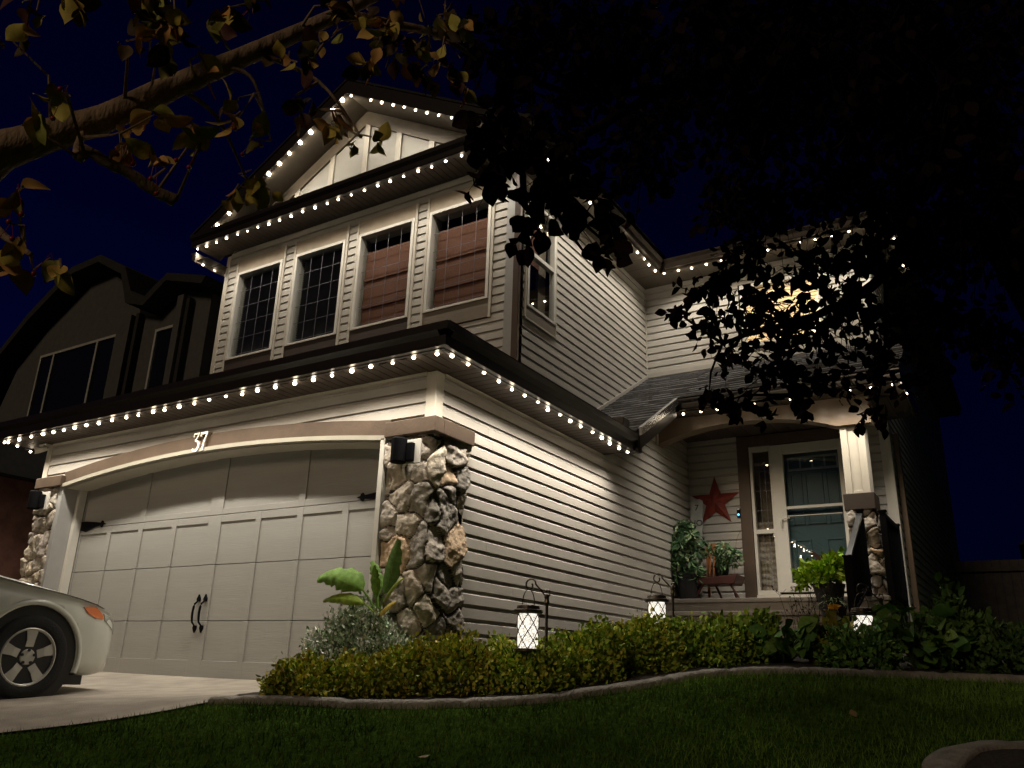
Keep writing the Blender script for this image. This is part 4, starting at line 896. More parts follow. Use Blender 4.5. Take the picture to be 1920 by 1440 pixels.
# thin dry perennial with bare stems, lily, frosted plant, banana
th = thing('dry_perennial', 'thin dark dried flower stems in front of the steps', 'plant', (-1.55, 7.1, H(-1.55, 7.1)))
g = MB(); tips = []
for _ in range(26):
    x, y = -1.5+random.uniform(-.2, .2), 7.1+random.uniform(-.1, .1); z = H(x, y); hh = random.uniform(.4, .62); dx = random.uniform(-.1, .1)
    g.tube([(x, y, z), (x+dx*.4, y, z+hh*.6), (x+dx, y, z+hh)], [.003, .002, .0015], 4); tips.append((x+dx, y, z+hh))
    for q in range(3): t = random.uniform(.5, .95); g.tube([(x+dx*t, y, z+hh*t), (x+dx*t+random.uniform(-.06, .06), y+.01, z+hh*t+.06)], .0014, 4); tips.append((x+dx*t+random.uniform(-.06, .06), y+.01, z+hh*t+.06))
g.build('stem', BARKD, th); T_ = np.array(tips)
leaves_obj('seed_head', [leaf_batch(T_, norm(NP.normal(size=T_.shape)), np.full(len(T_), .022), pal(len(T_), [(.05, .03, .02), (.03, .02, .02)]))], th)
th = shrub('lily_plant', 'yellow green lily plant with an orange bloom right of the dry stems', -1.30, 6.62, .17, .14, .36, 220, .07, [(.16, .17, .02), (.20, .18, .02), (.10, .13, .02)])
T_ = np.tile(np.array([[-1.28, 6.56, H(-1.28, 6.56)+.42]]), (7, 1)); a_ = np.linspace(0, 6.28, 8)[:-1]
leaves_obj('bloom', [leaf_batch(T_, norm(np.c_[np.cos(a_), np.sin(a_), np.full(7, .5)]), np.full(7, .06), pal(7, [(.75, .38, .02)]))], th)
th = thing('frosted_plant', 'silvery white dusty miller mound at the foot of the stone pillar', 'plant', (-4.5, 4.98, H(-4.5, 4.98)))
g = MB(); stems(g, (-4.5, 4.98, th['_o'][2]), .5, .3, .5, 20); g.build('stem', BARKD, th)
SIL = [(.55, .60, .50), (.42, .49, .38), (.75, .78, .68), (.22, .30, .18), (.16, .24, .12)]
leaves_obj('foliage', [mound((-4.52, 4.88, -.12), .34, .26, .50, 3600, .036, SIL, .4, .55, .8), mound((-4.14, 4.93, -.12), .34, .24, .42, 3000, .034, SIL, .4, .55, .8), mound((-4.45, 4.98, .12), .26, .2, .36, 2000, .034, SIL, .5, .45, .8)], th)
th = thing('banana_plant', 'young banana plant with paddle leaves rising from the frosted mound', 'plant', (-4.43, 4.98, .1))
def paddle(base, mid, tip, wid, col, tears=3):
    """long banana leaf along a bezier, rib + two ragged blades with edges hanging"""
    n = 22; V = []; F = []; C = []; b, m_, t = [Vector(q) for q in (base, mid, tip)]
    for i in range(n+1):
        s_ = i/n; p = b*(1-s_)**2+m_*2*s_*(1-s_)+t*s_**2; d = ((m_-b)*(1-s_)+(t-m_)*s_).normalized()
        sd_ = d.cross(Vector((.1, -.7, .6))).normalized(); nn = sd_.cross(d)
        a_ = max(0, (s_-.30)/.70); w_ = wid*math.sin(math.pi*min(1, a_**.75*.93+.03))**.7 if a_ > 0 else .008
        e = w_*(1+.10*math.sin(i*2.1)); rag = 1-(.28 if (i*7) % 5 == 0 and a_ > .3 else 0)
        V += [p-sd_*e*rag-nn*w_*.35, p-sd_*e*.5+nn*w_*.10, p, p+sd_*e*.5+nn*w_*.10, p+sd_*e*rag-nn*w_*.35]
    for i in range(n):
        for k in range(4): F.append((i*5+k, i*5+k+1, (i+1)*5+k+1, (i+1)*5+k)); f_ = random.uniform(.85, 1.15)*(1.25 if k in (1, 2) else 1); C.append(tuple(c*f_ for c in col))
    return [tuple(v) for v in V], F, C
GB = (.13, .24, .045); YB = (.36, .28, .05)
bz = (-4.260, 4.96, 0.340)
for bs, md, tp, w_, cl in (((bz), (-4.466, 4.84, 0.765), (-4.753, 4.78, 0.603), .115, GB), (bz, (-4.412, 4.82, 0.542), (-4.645, 4.76, 0.441), .060, (.17, .24, .03)), (bz, (-4.269, 4.88, 0.593), (-4.233, 4.84, 0.704), .045, GB),
                          (bz, (-4.126, 4.88, 0.644), (-4.000, 4.82, 0.887), .10, (.10, .19, .05)), (bz, (-4.099, 4.86, 0.542), (-3.893, 4.78, 0.593), .040, (.20, .26, .04)), (bz, (-4.126, 4.84, 0.381), (-3.928, 4.76, 0.426), .055, YB), (bz, (-4.323, 5.00, 0.644), (-4.430, 5.03, 0.765), .05, GB)):
    g = MB(); g.add(*paddle(bs, md, tp, w_, cl)[:2]); g.c = paddle(bs, md, tp, w_, cl)[2]; g.build('leaf', LEAF, th, smooth=True, fixn=False)
g = MB(); g.tube([(-4.26, 4.96, .0), (-4.26, 4.96, .2), (-4.26, 4.96, .40)], [.035, .03, .022], 10); g.build('stalk', mat('banana_stalk', (.10, .13, .04), .6), th)
# --- hanging lanterns on crooks
def lantern(x, y, zt, label, post=True, px=.13, sgn=1):
    th = thing('garden_lantern', label, 'lantern', (x, y, zt-.30), 'glowing lattice lanterns on iron crooks in the bed')
    g = MB(); g.lathe([(.088, -.012), (.098, -.002), (.098, .012), (.080, .018), (.074, .040), (.055, .046), (.01, .048)], (x, y, zt), 28); g.build('cap', STEEL, th)
    g = MB(); g.lathe([(.078, 0), (.088, .004), (.088, .02), (.078, .024)], (x, y, zt-.255), 28); g.build('base', STEEL, th)
    g = MB(); g.lathe([(.066, 0), (.068, .01), (.068, .215), (.066, .222)], (x, y, zt-.235), 28); g.build('glass', LGLASS, th, smooth=True)
    g = MB(); nn_ = 6
    for k in range(nn_):
        for s_ in (1, -1):
            pts = [(x+.073*math.cos(6.283*k/nn_+s_*t*2.1), y+.073*math.sin(6.283*k/nn_+s_*t*2.1), zt-.235+.222*t) for t in np.linspace(0, 1, 9)]
            g.tube(pts, .0034, 5)
    g.build('lattice', STEEL, th)
    g = MB(); g.tube([(x+.05*math.cos(a_), y, zt+.03+.12*math.sin(a_)) for a_ in np.linspace(0, math.pi, 12)], .0035, 6); g.build('bail', STEEL, th)
    t2 = thing('shepherd_hook', label.replace('glowing lattice lantern', 'iron crook holding the lantern'), 'garden hook', (x+px*sgn, y+.02, H(x, y)), 'iron crooks holding the lanterns')
    g = MB(); zp = zt+.09; xp = x+px*sgn
    g.tube([(xp, y+.02, H(x, y)-.05), (xp, y+.02, zp)], [.011, .010], 8); g.lathe([(.012, 0), (.018, .02), (.014, .04), (.018, .06), (.012, .075)], (xp, y+.02, zp-.05), 12); g.build('post', STEEL, t2)
    g = MB(); cv = [(xp, y+.02, zp)]+[(xp-sgn*(.03+.05*t), y+.02-.01*t, zp+.035+.055*t) for t in (0, .5, 1)]
    cc = (x+.012*sgn, zt+.155)
    cv += [(cc[0]+(.045-.030*t)*math.cos(a_) if sgn > 0 else cc[0]-(.045-.03*t)*math.cos(a_), y, cc[1]+.04+(.045-.03*t)*math.sin(a_)-.02) for t, a_ in zip(np.linspace(0, 1, 22), np.linspace(.6, 6.9, 22))]
    g.tube(cv, .006, 6); g.tube([(xp+sgn*.0, y+.02, zp), (xp+sgn*.022, y+.02, zp+.02), (xp+sgn*.018, y+.02, zp+.05), (xp-sgn*.004, y+.02, zp+.052), (xp-sgn*.006, y+.02, zp+.036)], .0055, 6); g.build('crook', STEEL, t2)
lantern(-2.905, 4.9, .355, 'glowing lattice lantern against the garage side wall, nearest the pillar')
lantern(-2.64, 6.5, .55, 'glowing lattice lantern at the left end of the porch steps')
lantern(-1.096, 6.6, .442, 'glowing lattice lantern low among the plants right of the steps')
# --- pots and porch plants
def pot(parent, x, y, z, r0, r1, h, mt=POTB):
    g = MB(); g.lathe([(r0, 0), (r0+.004, .01), (r1*.97, h*.86), (r1, h*.87), (r1*1.03, h), (r1*.9, h), (r1*.88, h*.9), (.01, h*.9)], (x, y, z), 28); return g.build('pot', mt, parent)
th = thing('schefflera_plant', 'tall variegated umbrella plant in a black pot in the porch corner', 'potted plant', (-4.13, 11.15, .89))
pot(th, -4.0, 11.0, .89, .12, .185, .38)
def umbrella(cs_, n, size, cols):
    parts_ = []
    for c, r_, q in cs_:
        for _ in range(q):
            d = norm(NP.normal(size=3)); p = np.array(c)+d*r_*NP.rand()**.4; k = 7; a_ = np.linspace(0, 6.283, k+1)[:-1]; ax = norm(d+np.array([0, -.4, .5])); e1 = norm(np.cross(ax, [.3, .5, .8])); e2 = np.cross(ax, e1)
            D = norm(e1[None]*np.cos(a_)[:, None]+e2[None]*np.sin(a_)[:, None]+ax[None]*.1-np.array([0, 0, .25])); P = np.repeat(p[None], k, 0)+D*.02
            parts_.append(leaf_batch(P, D, size*NP.uniform(.8, 1.2, k), pal(k, cols), .55, .15, .35))
    return parts_
VAR = [(.10, .19, .09), (.16, .26, .13), (.07, .14, .06), (.30, .38, .22), (.05, .10, .05)]
leaves_obj('foliage', umbrella([((-4.02, 11.0, 1.88), .14, 22), ((-3.95, 11.0, 1.68), .22, 34), ((-4.22, 10.95, 1.60), .24, 44), ((-4.06, 10.98, 1.45), .24, 42), ((-4.3, 10.9, 1.46), .12, 14), ((-3.90, 11.0, 1.28), .12, 10)], 0, .115, VAR), th)
g = MB()
for c in ((-4.0, 11.0, 1.85), (-4.2, 10.95, 1.6), (-3.9, 11.0, 1.55)): g.tube([(-4.0, 11.0, 1.2), tuple((np.array(c)+np.array((-4.0, 11, 1.2)))/2+.02), c], [.014, .010, .006], 6)
g.build('stem', BARK, th)
th = thing('slatted_chair', 'small orange slat back wooden chair with a dark red seat on the porch', 'chair', (-3.62, 11.1, .89))
g = MB(); yb = 11.35
g.add([(x, y, z) for (z, y) in ((1.60, yb+.02), (1.73, yb+.05)) for (x, d) in ((-3.84, 0), (-3.56, 0)) for y in (y, y+.025)], [(0, 1, 3, 2), (4, 6, 7, 5), (0, 2, 6, 4), (1, 5, 7, 3), (0, 4, 5, 1), (2, 3, 7, 6)]); g.build('top_rail', ORNG, th)
for k in range(5):
    x = -3.80+.055*k; g = MB(); g.tube([(x, yb-.08, 1.20), (x, yb+.03, 1.62)], .013, 6); g.build('slat', ORNG, th)
g = MB(); g.box(-3.85, -3.82, yb-.02, yb+.02, 1.0, 1.72); g.build('back_post', ORNG, th)
g = MB(); g.prism([(-3.86, 1.13), (-3.35, 1.13), (-3.30, 1.25), (-3.88, 1.21)], 'y', 10.92, 11.28); g.build('seat', DRED, th, bevel=.01)
for (xa_, xb_, y) in ((-3.78, -3.94, 10.96), (-3.42, -3.28, 10.96), (-3.70, -3.60, 11.24), (-3.48, -3.40, 11.24)):
    g = MB(); g.tube([(xa_, y, 1.14), (xb_, y, .90)], [.017, .014], 6); g.build('leg', DRED, th)
th = thing('chair_plant', 'trailing green and white plant standing on the orange chair', 'potted plant', (-3.56, 11.1, 1.25))
pot(th, -3.56, 11.1, 1.235, .075, .10, .14)
leaves_obj('foliage', umbrella([((-3.50, 11.0, 1.58), .11, 18), ((-3.46, 11.0, 1.46), .12, 20), ((-3.36, 11.0, 1.50), .09, 10), ((-3.66, 11.0, 1.57), .07, 5)], 0, .085, VAR), th)
g = MB(); g.tube([(-3.45, 11.3, 1.3), (-3.44, 11.32, 1.6), (-3.40, 11.33, 1.78), (-3.36, 11.33, 1.86)], .004, 5); g.build('stem', BARK, th)
# lime plant in pot on the second step and its spider plant, ornament
th = thing('lime_plant', 'bright lime green sweet potato plant in a pot on the steps', 'potted plant', (-1.97, 9.8, .71))
pot(th, -1.95, 9.82, .71, .12, .17, .27)
LIME = [(.26, .42, .02), (.34, .48, .03), (.18, .33, .02), (.22, .38, .02)]
leaves_obj('foliage', [mound((-1.97, 9.78, 1.03), .28, .22, .22, 420, .085, LIME, .1, .4, .8), mound((-1.86, 9.80, 1.16), .13, .12, .17, 110, .08, LIME, .3, .4, .8), mound((-2.08, 9.76, .98), .20, .16, .14, 130, .085, LIME, -.3, .4, .8)], th)
th = thing('spider_plant', 'strappy spider plant in a dark pot below the lime plant', 'potted plant', (-1.85, 9.45, .53))
pot(th, -1.85, 9.45, .53, .10, .14, .2)
V = []; F = []; C = []
for _ in range(60):
    a_ = random.uniform(0, 6.28); L_ = random.uniform(.16, .34); el = random.uniform(.3, 1.3); px_, py_ = math.cos(a_), math.sin(a_); o = len(V); cl = random.choice([(.05, .09, .025), (.09, .13, .05), (.20, .24, .12)])
    for i in range(6):
        s_ = i/5; r_ = L_*s_*math.cos(el*(1-s_*.2)); z = .74+L_*(math.sin(el)*s_-1.0*s_*s_*.75); w_ = .010*(1-s_)+.001
        V += [(-1.85+px_*r_-py_*w_, 9.45+py_*r_+px_*w_, z), (-1.85+px_*r_+py_*w_, 9.45+py_*r_-px_*w_, z)]
    F += [(o+2*i, o+2*i+1, o+2*i+3, o+2*i+2) for i in range(5)]; C += [cl]*5
g = MB(); g.v = V; g.f = F; g.c = C; g.build('foliage', LEAF, th, fixn=False)
th = thing('butterfly_ornament', 'dark red butterfly stake standing behind the lime plant', 'garden ornament', (-2.0, 9.95, .71))
g = MB(); cxo, czo = -2.02, 1.30
g.prism([(cxo, czo), (cxo+.10, czo+.075), (cxo+.12, czo+.03), (cxo+.06, czo-.01), (cxo+.085, czo-.06), (cxo+.04, czo-.085), (cxo, czo-.03), (cxo-.04, czo-.085), (cxo-.085, czo-.06), (cxo-.06, czo-.01), (cxo-.12, czo+.03), (cxo-.10, czo+.075)], 'y', 9.95, 9.962); g.build('wings', DRED, th)
g = MB(); g.tube([(cxo, 9.945, .72), (cxo, 9.945, czo+.06)], .006, 6); g.build('stake', IRON, th)
# railings
def railing(label, P0, P1, z0a, z0b, z1a, z1b, n):
    th = thing('stair_railing', label, 'railing', (P0[0], P0[1], z0a)); a_ = Vector(P0); b_ = Vector(P1)
    for t in (0, 1):
        p = a_.lerp(b_, t); zb = (z0a, z0b)[t]; zt = (z1a, z1b)[t]
        g = MB(); g.box(p.x-.035, p.x+.035, p.y-.035, p.y+.035, zb, zt+.03); g.box(p.x-.045, p.x+.045, p.y-.045, p.y+.045, zt+.03, zt+.05); g.build('newel_post', IRON, th, bevel=.004)
    g = MB(); g.add([(a_.lerp(b_, t).x+dx, a_.lerp(b_, t).y, (z1a, z1b)[t]+dz) for t in (0, 1) for (dx, dz) in ((-.03, -.02), (.03, -.02), (.03, .02), (-.03, .02))], [(0, 1, 2, 3), (4, 7, 6, 5), (0, 4, 5, 1), (1, 5, 6, 2), (2, 6, 7, 3), (3, 7, 4, 0)]); g.build('handrail', mat('satin_rail', (.035, .04, .045), .3, metal=.3), th)
    g = MB(); g.add([(a_.lerp(b_, t).x+dx, a_.lerp(b_, t).y, (z0a, z0b)[t]+.10+dz) for t in (0, 1) for (dx, dz) in ((-.02, -.015), (.02, -.015), (.02, .015), (-.02, .015))], [(0, 1, 2, 3), (4, 7, 6, 5), (0, 4, 5, 1), (1, 5, 6, 2), (2, 6, 7, 3), (3, 7, 4, 0)]); g.build('lower_rail', IRON, th)
    for k in range(1, n):
        t = k/n; p = a_.lerp(b_, t); g = MB(); g.box(p.x-.01, p.x+.01, p.y-.01, p.y+.01, z0a+(z0b-z0a)*t+.1, z1a+(z1b-z1a)*t); g.build('baluster', IRON, th)
railing('black iron railing sloping down beside the porch steps', (-1.62, 10.30), (-1.63, 9.28), .89, .53, 1.83, 1.17, 9)
railing('black iron railing along the right edge of the porch slab', (-1.39, 10.40), (-1.39, 11.45), .80, .80, 1.82, 1.82, 9)

# ================================================================ SEDAN
def car():
    th = thing('parked_car', 'pale champagne sedan parked nose in towards the garage door', 'car', (-7.28, 2.2, H(-7.28, 2.2)))
    W2 = .875; xc = -7.275; yn = 4.47; GZ = -.335
    # side-profile stations: distance back from nose s, bottom, belt (shoulder) z, top z, half width at belt, half width of top
    ST = [(0.00, .26, .50, .52, .30, .22), (.03, .22, .54, .575, .50, .42), (.10, .19, .60, .635, .66, .54), (.22, .175, .655, .70, .775, .62), (.38, .17, .70, .755, .835, .66), (.55, .17, .735, .80, .86, .68), (.75, .17, .765, .84, .872, .69), (.95, .17, .79, .875, .875, .70), (1.15, .17, .82, .91, .875, .70), (1.32, .17, .85, .945, .875, .69),
          (1.45, .17, .875, 1.00, .875, .66), (1.75, .17, .90, 1.19, .875, .60), (2.05, .17, .92, 1.35, .875, .56), (2.4, .17, .93, 1.425, .875, .55), (2.9, .17, .94, 1.435, .875, .55), (3.3, .17, .95, 1.39, .875, .56), (3.6, .17, .96, 1.28, .87, .58), (3.9, .18, .97, 1.12, .86, .62), (4.2, .20, .97, 1.02, .84, .66), (4.4, .24, .93, .98, .80, .62), (4.48, .30, .80, .85, .70, .5)]
    NS = 12; rings = []
    S = np.array(ST); ss = np.unique(np.r_[np.linspace(0, .4, 14), np.linspace(.4, 1.4, 22), np.linspace(1.4, 4.48, 34)])
    def cr(k, s): # smooth interpolation
        return np.interp(s, S[:, 0], S[:, k])
    def smooth_interp(k):
        v = cr(k, ss); 
        for _ in range(2): v[1:-1] = .25*v[:-2]+.5*v[1:-1]+.25*v[2:]
        return v
    B, SH, TP, WB, WT = [smooth_interp(k) for k in (1, 2, 3, 4, 5)]
    gl = MB(); vs = []; prof_n = 0
    for i, s in enumerate(ss):
        b, sh, tp, wb, wt = B[i], SH[i], TP[i], WB[i], WT[i]; y = yn-s; mid = .45*(b+sh)
        half = [(wb*.80, b), (wb*.95, b+.03), (wb*.985, b+.10), (wb*1.0, mid), (wb*1.002, mid+(sh-mid)*.5), (wb*.985, mid+(sh-mid)*.82), (wb*.955, sh), (wb*.88+.12*wt, sh+(tp-sh)*.22)]
        if tp-sh < .13: half += [(wt*1.04, sh+(tp-sh)*.62), (wt*.8, tp-.012), (wt*.4, tp+.004), (0, tp+.008)]
        else: half += [(wt+(wb*.93-wt)*.55, sh+(tp-sh)*.5), (wt*1.04, tp-.07), (wt*.80, tp-.012), (0, tp+.01)]
        ring_ = half+[(-a_, z) for a_, z in half[-2::-1]]
        prof_n = len(ring_); vs += [(xc+a_, y, GZ+z) for a_, z in ring_]
    fs = [(i*prof_n+k, i*prof_n+k+1, (i+1)*prof_n+k+1, (i+1)*prof_n+k) for i in range(len(ss)-1) for k in range(prof_n-1)]
    fs += [(i*prof_n, (i+1)*prof_n, (i+1)*prof_n+prof_n-1, i*prof_n+prof_n-1) for i in range(len(ss)-1)]
    fs += [tuple(range(prof_n))[::-1], tuple((len(ss)-1)*prof_n+k for k in range(prof_n))]
    gl.add(vs, fs); body = gl.build('body', CARP, th, smooth=True)
    # glass faces
    body.data.materials.append(CARG)
    for p in body.data.polygons:
        c = sum((Vector(body.data.vertices[v].co) for v in p.vertices), Vector())/len(p.vertices)+Vector(th['_o']); s = yn-c.y; zz = c.z-GZ
        i = int(np.argmin(abs(ss-s)))
        if TP[i]-SH[i] > .10 and SH[i]+.02 < zz < TP[i]-.045 and 1.42 < s < 4.1: p.material_index = 1
    wheels = [(yn-.89, 1), (yn-.89, -1), (yn-3.58, 1), (yn-3.58, -1)]
    for k, (yw, sd_) in enumerate(wheels):
        cut = MB(); cut.lathe([(.372, -.30), (.372, .30)], (xc+sd_*.78, yw, GZ+.305), 40, 'x'); co = cut.build('wheel_well_cut', CARP)
        md = body.modifiers.new('c', 'BOOLEAN'); md.operation = 'DIFFERENCE'; md.object = co; md.solver = 'EXACT'
        dg = bpy.context.evaluated_depsgraph_get(); me = bpy.data.meshes.new_from_object(body.evaluated_get(dg)); body.modifiers.clear(); body.data = me; bpy.data.objects.remove(co)
    for yw, sd_ in wheels:
        X = xc+sd_*.775; zc = GZ+.305
        # wheel-arch lip
        a_ = np.linspace(-.28, math.pi+.28, 40)
        lp = MB(); pr = []
        for t in a_:
            for (r_, dx) in ((.372, .094), (.378, .106), (.395, .107), (.41, .098)): pr.append((X+sd_*dx, yw+r_*math.cos(t), zc+r_*math.sin(t)))
        lp.add(pr, [(i*4+k, i*4+k+1, (i+1)*4+k+1, (i+1)*4+k) for i in range(39) for k in range(3)]); lp.build('arch_lip', CARP, th, smooth=True)
        wl = MB(); wl.lathe([(.30, 0), (.37, 0), (.37, .02), (.30, .02)], (X-sd_*.22, yw, zc), 36, 'x'); wl.lathe([(.371, 0), (.371, .30)], (X-sd_*(.22) if sd_ > 0 else X-.08, yw, zc), 36, 'x'); wl.build('wheel_well', BLK, th)
        w_ = MB(); T = [(.205, -.10), (.23, -.108), (.275, -.108), (.298, -.095), (.306, -.06), (.308, 0), (.306, .06), (.298, .095), (.275, .108), (.23, .108), (.205, .10), (.20, .0)]
        w_.lathe([(r_, h_*.92) for r_, h_ in T], (X, yw, zc), 48, 'x'); wheel = w_.build('wheel', TYRE, th, smooth=True)
        rm = MB(); rm.lathe([(.202, -.09), (.202, .085), (.208, .094), (.200, .098), (.190, .088), (.186, .03), (.184, -.05), (.18, -.09)], (X, yw, zc), 48, 'x') if sd_ > 0 else rm.lathe([(.202, .09), (.202, -.085), (.208, -.094), (.200, -.098), (.190, -.088), (.186, -.03), (.184, .05), (.18, .09)], (X, yw, zc), 48, 'x')
        xo = X+sd_*.075
        for k in range(5):
            t = math.pi/2+k*2*math.pi/5; ct, st = math.cos(t), math.sin(t)
            def pt(r_, w__, dx): return (xo+sd_*dx, yw+ct*r_-st*w__, zc+st*r_+ct*w__)
            P = [pt(.045, -.030, .0), pt(.045, .030, .0), pt(.12, .030, .014), pt(.192, .043, .012), pt(.192, -.043, .012), pt(.12, -.030, .014)]
            Q = [(p[0]-sd_*.05, p[1], p[2]) for p in P]
            rm.add(P+Q, [(0, 1, 2, 5), (5, 2, 3, 4), (1, 7, 8, 2), (2, 8, 9, 3), (5, 11, 6, 0), (4, 10, 11, 5)])
        rm.lathe([(.001, .012), (.05, .010), (.066, -.002), (.066, -.05)] if sd_ > 0 else [(.001, -.012), (.05, -.010), (.066, .002), (.066, .05)], (xo, yw, zc), 30, 'x')
        rm.build('rim', RIM, wheel)
        nu = MB()
        for k in range(5):
            t = math.pi/2+(k+0)*2*math.pi/5+.0; nu.lathe([(.011, -.004*sd_), (.011, .004*sd_), (.006, .004*sd_)], (xo+sd_*.014, yw+.048*math.cos(t), zc+.048*math.sin(t)), 10, 'x')
        nu.build('lug_nut', BLK, wheel)
        bd = MB(); bd.lathe([(.15, -.005), (.15, .005)], (X-sd_*.0, yw, zc), 30, 'x'); bd.build('brake_disc', mat('brake_iron', (.05, .05, .05), .5, metal=.8) if 'brake_iron' not in MATS else MATS['brake_iron'], wheel)
    # headlight wrapping the corner with an amber end
    def bodyx(y, z):  # half width at station
        s = yn-y; i = np.interp(s, ss, np.arange(len(ss))); b = np.interp(s, ss, B); sh = np.interp(s, ss, SH); wb = np.interp(s, ss, WB); mid = .45*(b+sh)
        return wb*np.interp(z, [b, b+.03, b+.10, mid, mid+(sh-mid)*.5, mid+(sh-mid)*.82, sh], [.80, .95, .985, 1, 1.002, .985, .955])
    for sd_ in (1, -1):
        P = [(3.955, .690), (4.03, .700), (4.085, .694), (4.15, .645), (4.165, .612), (4.08, .612), (4.0, .645)]
        m_ = MB(); o = [(xc+sd_*(bodyx(y, z)+.010), y, GZ+z) for y, z in P]; i_ = [(xc+sd_*(bodyx(y, z)-.03), y, GZ+z) for y, z in P]; n_ = len(P)
        m_.add(o+i_, [tuple(range(n_))]+[(k, n_+k, n_+(k+1) % n_, (k+1) % n_) for k in range(n_)]); m_.build('turn_signal', AMBER, th)
        P = [(4.165, .650), (4.25, .63), (4.34, .58), (4.40, .53), (4.37, .50), (4.27, .55), (4.18, .60)]
        m_ = MB(); o = [(xc+sd_*(bodyx(y, z)+.009), y+.004, GZ+z) for y, z in P]; i_ = [(p[0]-sd_*.05, p[1]-.03, p[2]) for p in o]; n_ = len(P)
        m_.add(o+i_, [tuple(range(n_))]+[(k, n_+k, n_+(k+1) % n_, (k+1) % n_) for k in range(n_)]); m_.build('headlight', mat('headlight_glass', (.35, .36, .34), .15, coat=1) if 'headlight_glass' not in MATS else MATS['headlight_glass'], th)
        m_ = MB(); m_.add([(xc+sd_*(bodyx(y, .25)+.004), y, GZ+z) for y, z in ((4.0, .325), (4.12, .322), (4.24, .32), (4.24, .334), (4.12, .337), (4.0, .34))], [(0, 1, 4, 5), (1, 2, 3, 4)]); m_.build('bumper_crease', CARP, th)
        m_ = MB(); m_.box(xc+sd_*.93, xc+sd_*1.06, 2.62, 2.74, GZ+.93, GZ+1.06); m_.build('mirror', CARP, th, bevel=.03)
        m_ = MB(); m_.box(xc+sd_*.70, xc+sd_*.82, 3.93, 4.06, GZ+.11, GZ+.18); m_.build('splash_guard', BLK, th)
    for sd_ in (1, -1):
        m_ = MB(); m_.tube([(xc+sd_*(WB[i]*.88+.12*WT[i]+.001), yn-ss[i], GZ+SH[i]+(TP[i]-SH[i])*.22+.0005) for i in range(len(ss)) if .30 < ss[i] < 1.42], .0028, 5); m_.build('hood_seam', BLK, th)
    m_ = MB(); m_.box(xc-.45, xc+.45, 4.42, 4.475, GZ+.40, GZ+.47); m_.build('grille', BLK, th, bevel=.01)
    return th
car()

# ================================================================ NEIGHBOUR HOUSE, FENCE, FAR TREES
NH = thing('neighbour_house', 'unlit stucco neighbour house beyond the left end of the garage', 'house', (-15.5, 9, -.2))
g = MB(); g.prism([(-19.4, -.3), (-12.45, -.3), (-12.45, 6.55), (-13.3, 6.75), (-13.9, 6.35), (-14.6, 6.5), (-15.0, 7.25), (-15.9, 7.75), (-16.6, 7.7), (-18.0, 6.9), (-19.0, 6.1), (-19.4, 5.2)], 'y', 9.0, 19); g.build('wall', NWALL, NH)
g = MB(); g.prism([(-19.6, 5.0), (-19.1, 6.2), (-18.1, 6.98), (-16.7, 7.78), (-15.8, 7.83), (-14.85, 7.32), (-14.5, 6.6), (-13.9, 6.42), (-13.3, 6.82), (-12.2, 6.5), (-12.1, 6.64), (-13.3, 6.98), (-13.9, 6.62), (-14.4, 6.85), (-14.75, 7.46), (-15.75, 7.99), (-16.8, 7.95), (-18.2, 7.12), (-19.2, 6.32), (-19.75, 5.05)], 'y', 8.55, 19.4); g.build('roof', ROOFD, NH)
def nwin(x0, x1, z0, z1, mull, label=None):
    f_ = MB(); t = .055
    f_.box(x0, x0+t, 8.93, 9.02, z0, z1); f_.box(x1-t, x1, 8.93, 9.02, z0, z1); f_.box(x0+t, x1-t, 8.93, 9.02, z1-t, z1); f_.box(x0+t, x1-t, 8.93, 9.02, z0, z0+t)
    for m_ in mull: f_.box(m_-.03, m_+.03, 8.93, 9.02, z0+t, z1-t)
    o = f_.build('window', mat('dim_frame', (.42, .42, .40), .6) if 'dim_frame' not in MATS else MATS['dim_frame'], NH)
    p = MB(); p.box(x0+t, x1-t, 8.97, 8.985, z0+t, z1-t); p.build('pane', CARG, o)
nwin(-18.0, -15.2, 4.2, 6.22, (-17.46, -15.87)); nwin(-13.93, -13.33, 4.3, 6.06, ())
for x_ in (-14.50, -12.95):
    g = MB(); g.box(x_-.05, x_+.05, 8.86, 8.97, 2.4, 6.5); g.build('downspout', ROOFD, NH)
g = MB(); g.box(-15.1, -14.68, 8.84, 9.02, 3.0, 6.5); g.box(-13.26, -13.08, 8.84, 9.02, 3.0, 6.6); g.build('pilaster', NWALL, NH)
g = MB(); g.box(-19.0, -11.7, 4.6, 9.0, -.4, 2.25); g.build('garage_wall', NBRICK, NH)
g = MB(); g.prism([(4.2, 2.26), (9.0, 3.9), (9.0, 2.26)], 'x', -19.2, -11.5); g.build('garage_roof', ROOFD, NH)
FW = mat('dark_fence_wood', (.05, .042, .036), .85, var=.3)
fe = thing('board_fence', 'dark board fence closing the side yard at far right', 'fence', (2.5, 17, .3))
g = MB(); x_ = -1.3
while x_ < 9: g.box(x_, x_+.135, 17.0, 17.02, .2, 2.05); x_ += .14
g.build('board', FW, fe); g = MB(); g.box(-1.3, 9, 16.94, 16.999, 1.85, 1.93); g.box(-1.3, 9, 16.94, 16.999, .5, .58); g.build('rail', FW, fe)
for x_ in (-1.3, 1.1, 3.5, 5.9, 8.3): g = MB(); g.box(x_, x_+.09, 16.85, 16.938, .1, 2.15); g.build('post', FW, fe)
R2 = thing('far_house', 'low dark house roof beyond the fence at far right', 'house', (4, 26, .2))
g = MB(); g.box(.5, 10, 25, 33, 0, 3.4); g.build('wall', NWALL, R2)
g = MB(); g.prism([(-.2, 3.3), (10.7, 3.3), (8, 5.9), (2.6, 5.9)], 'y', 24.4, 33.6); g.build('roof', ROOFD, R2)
DK = [(.016, .020, .010), (.022, .028, .013), (.012, .014, .008)]
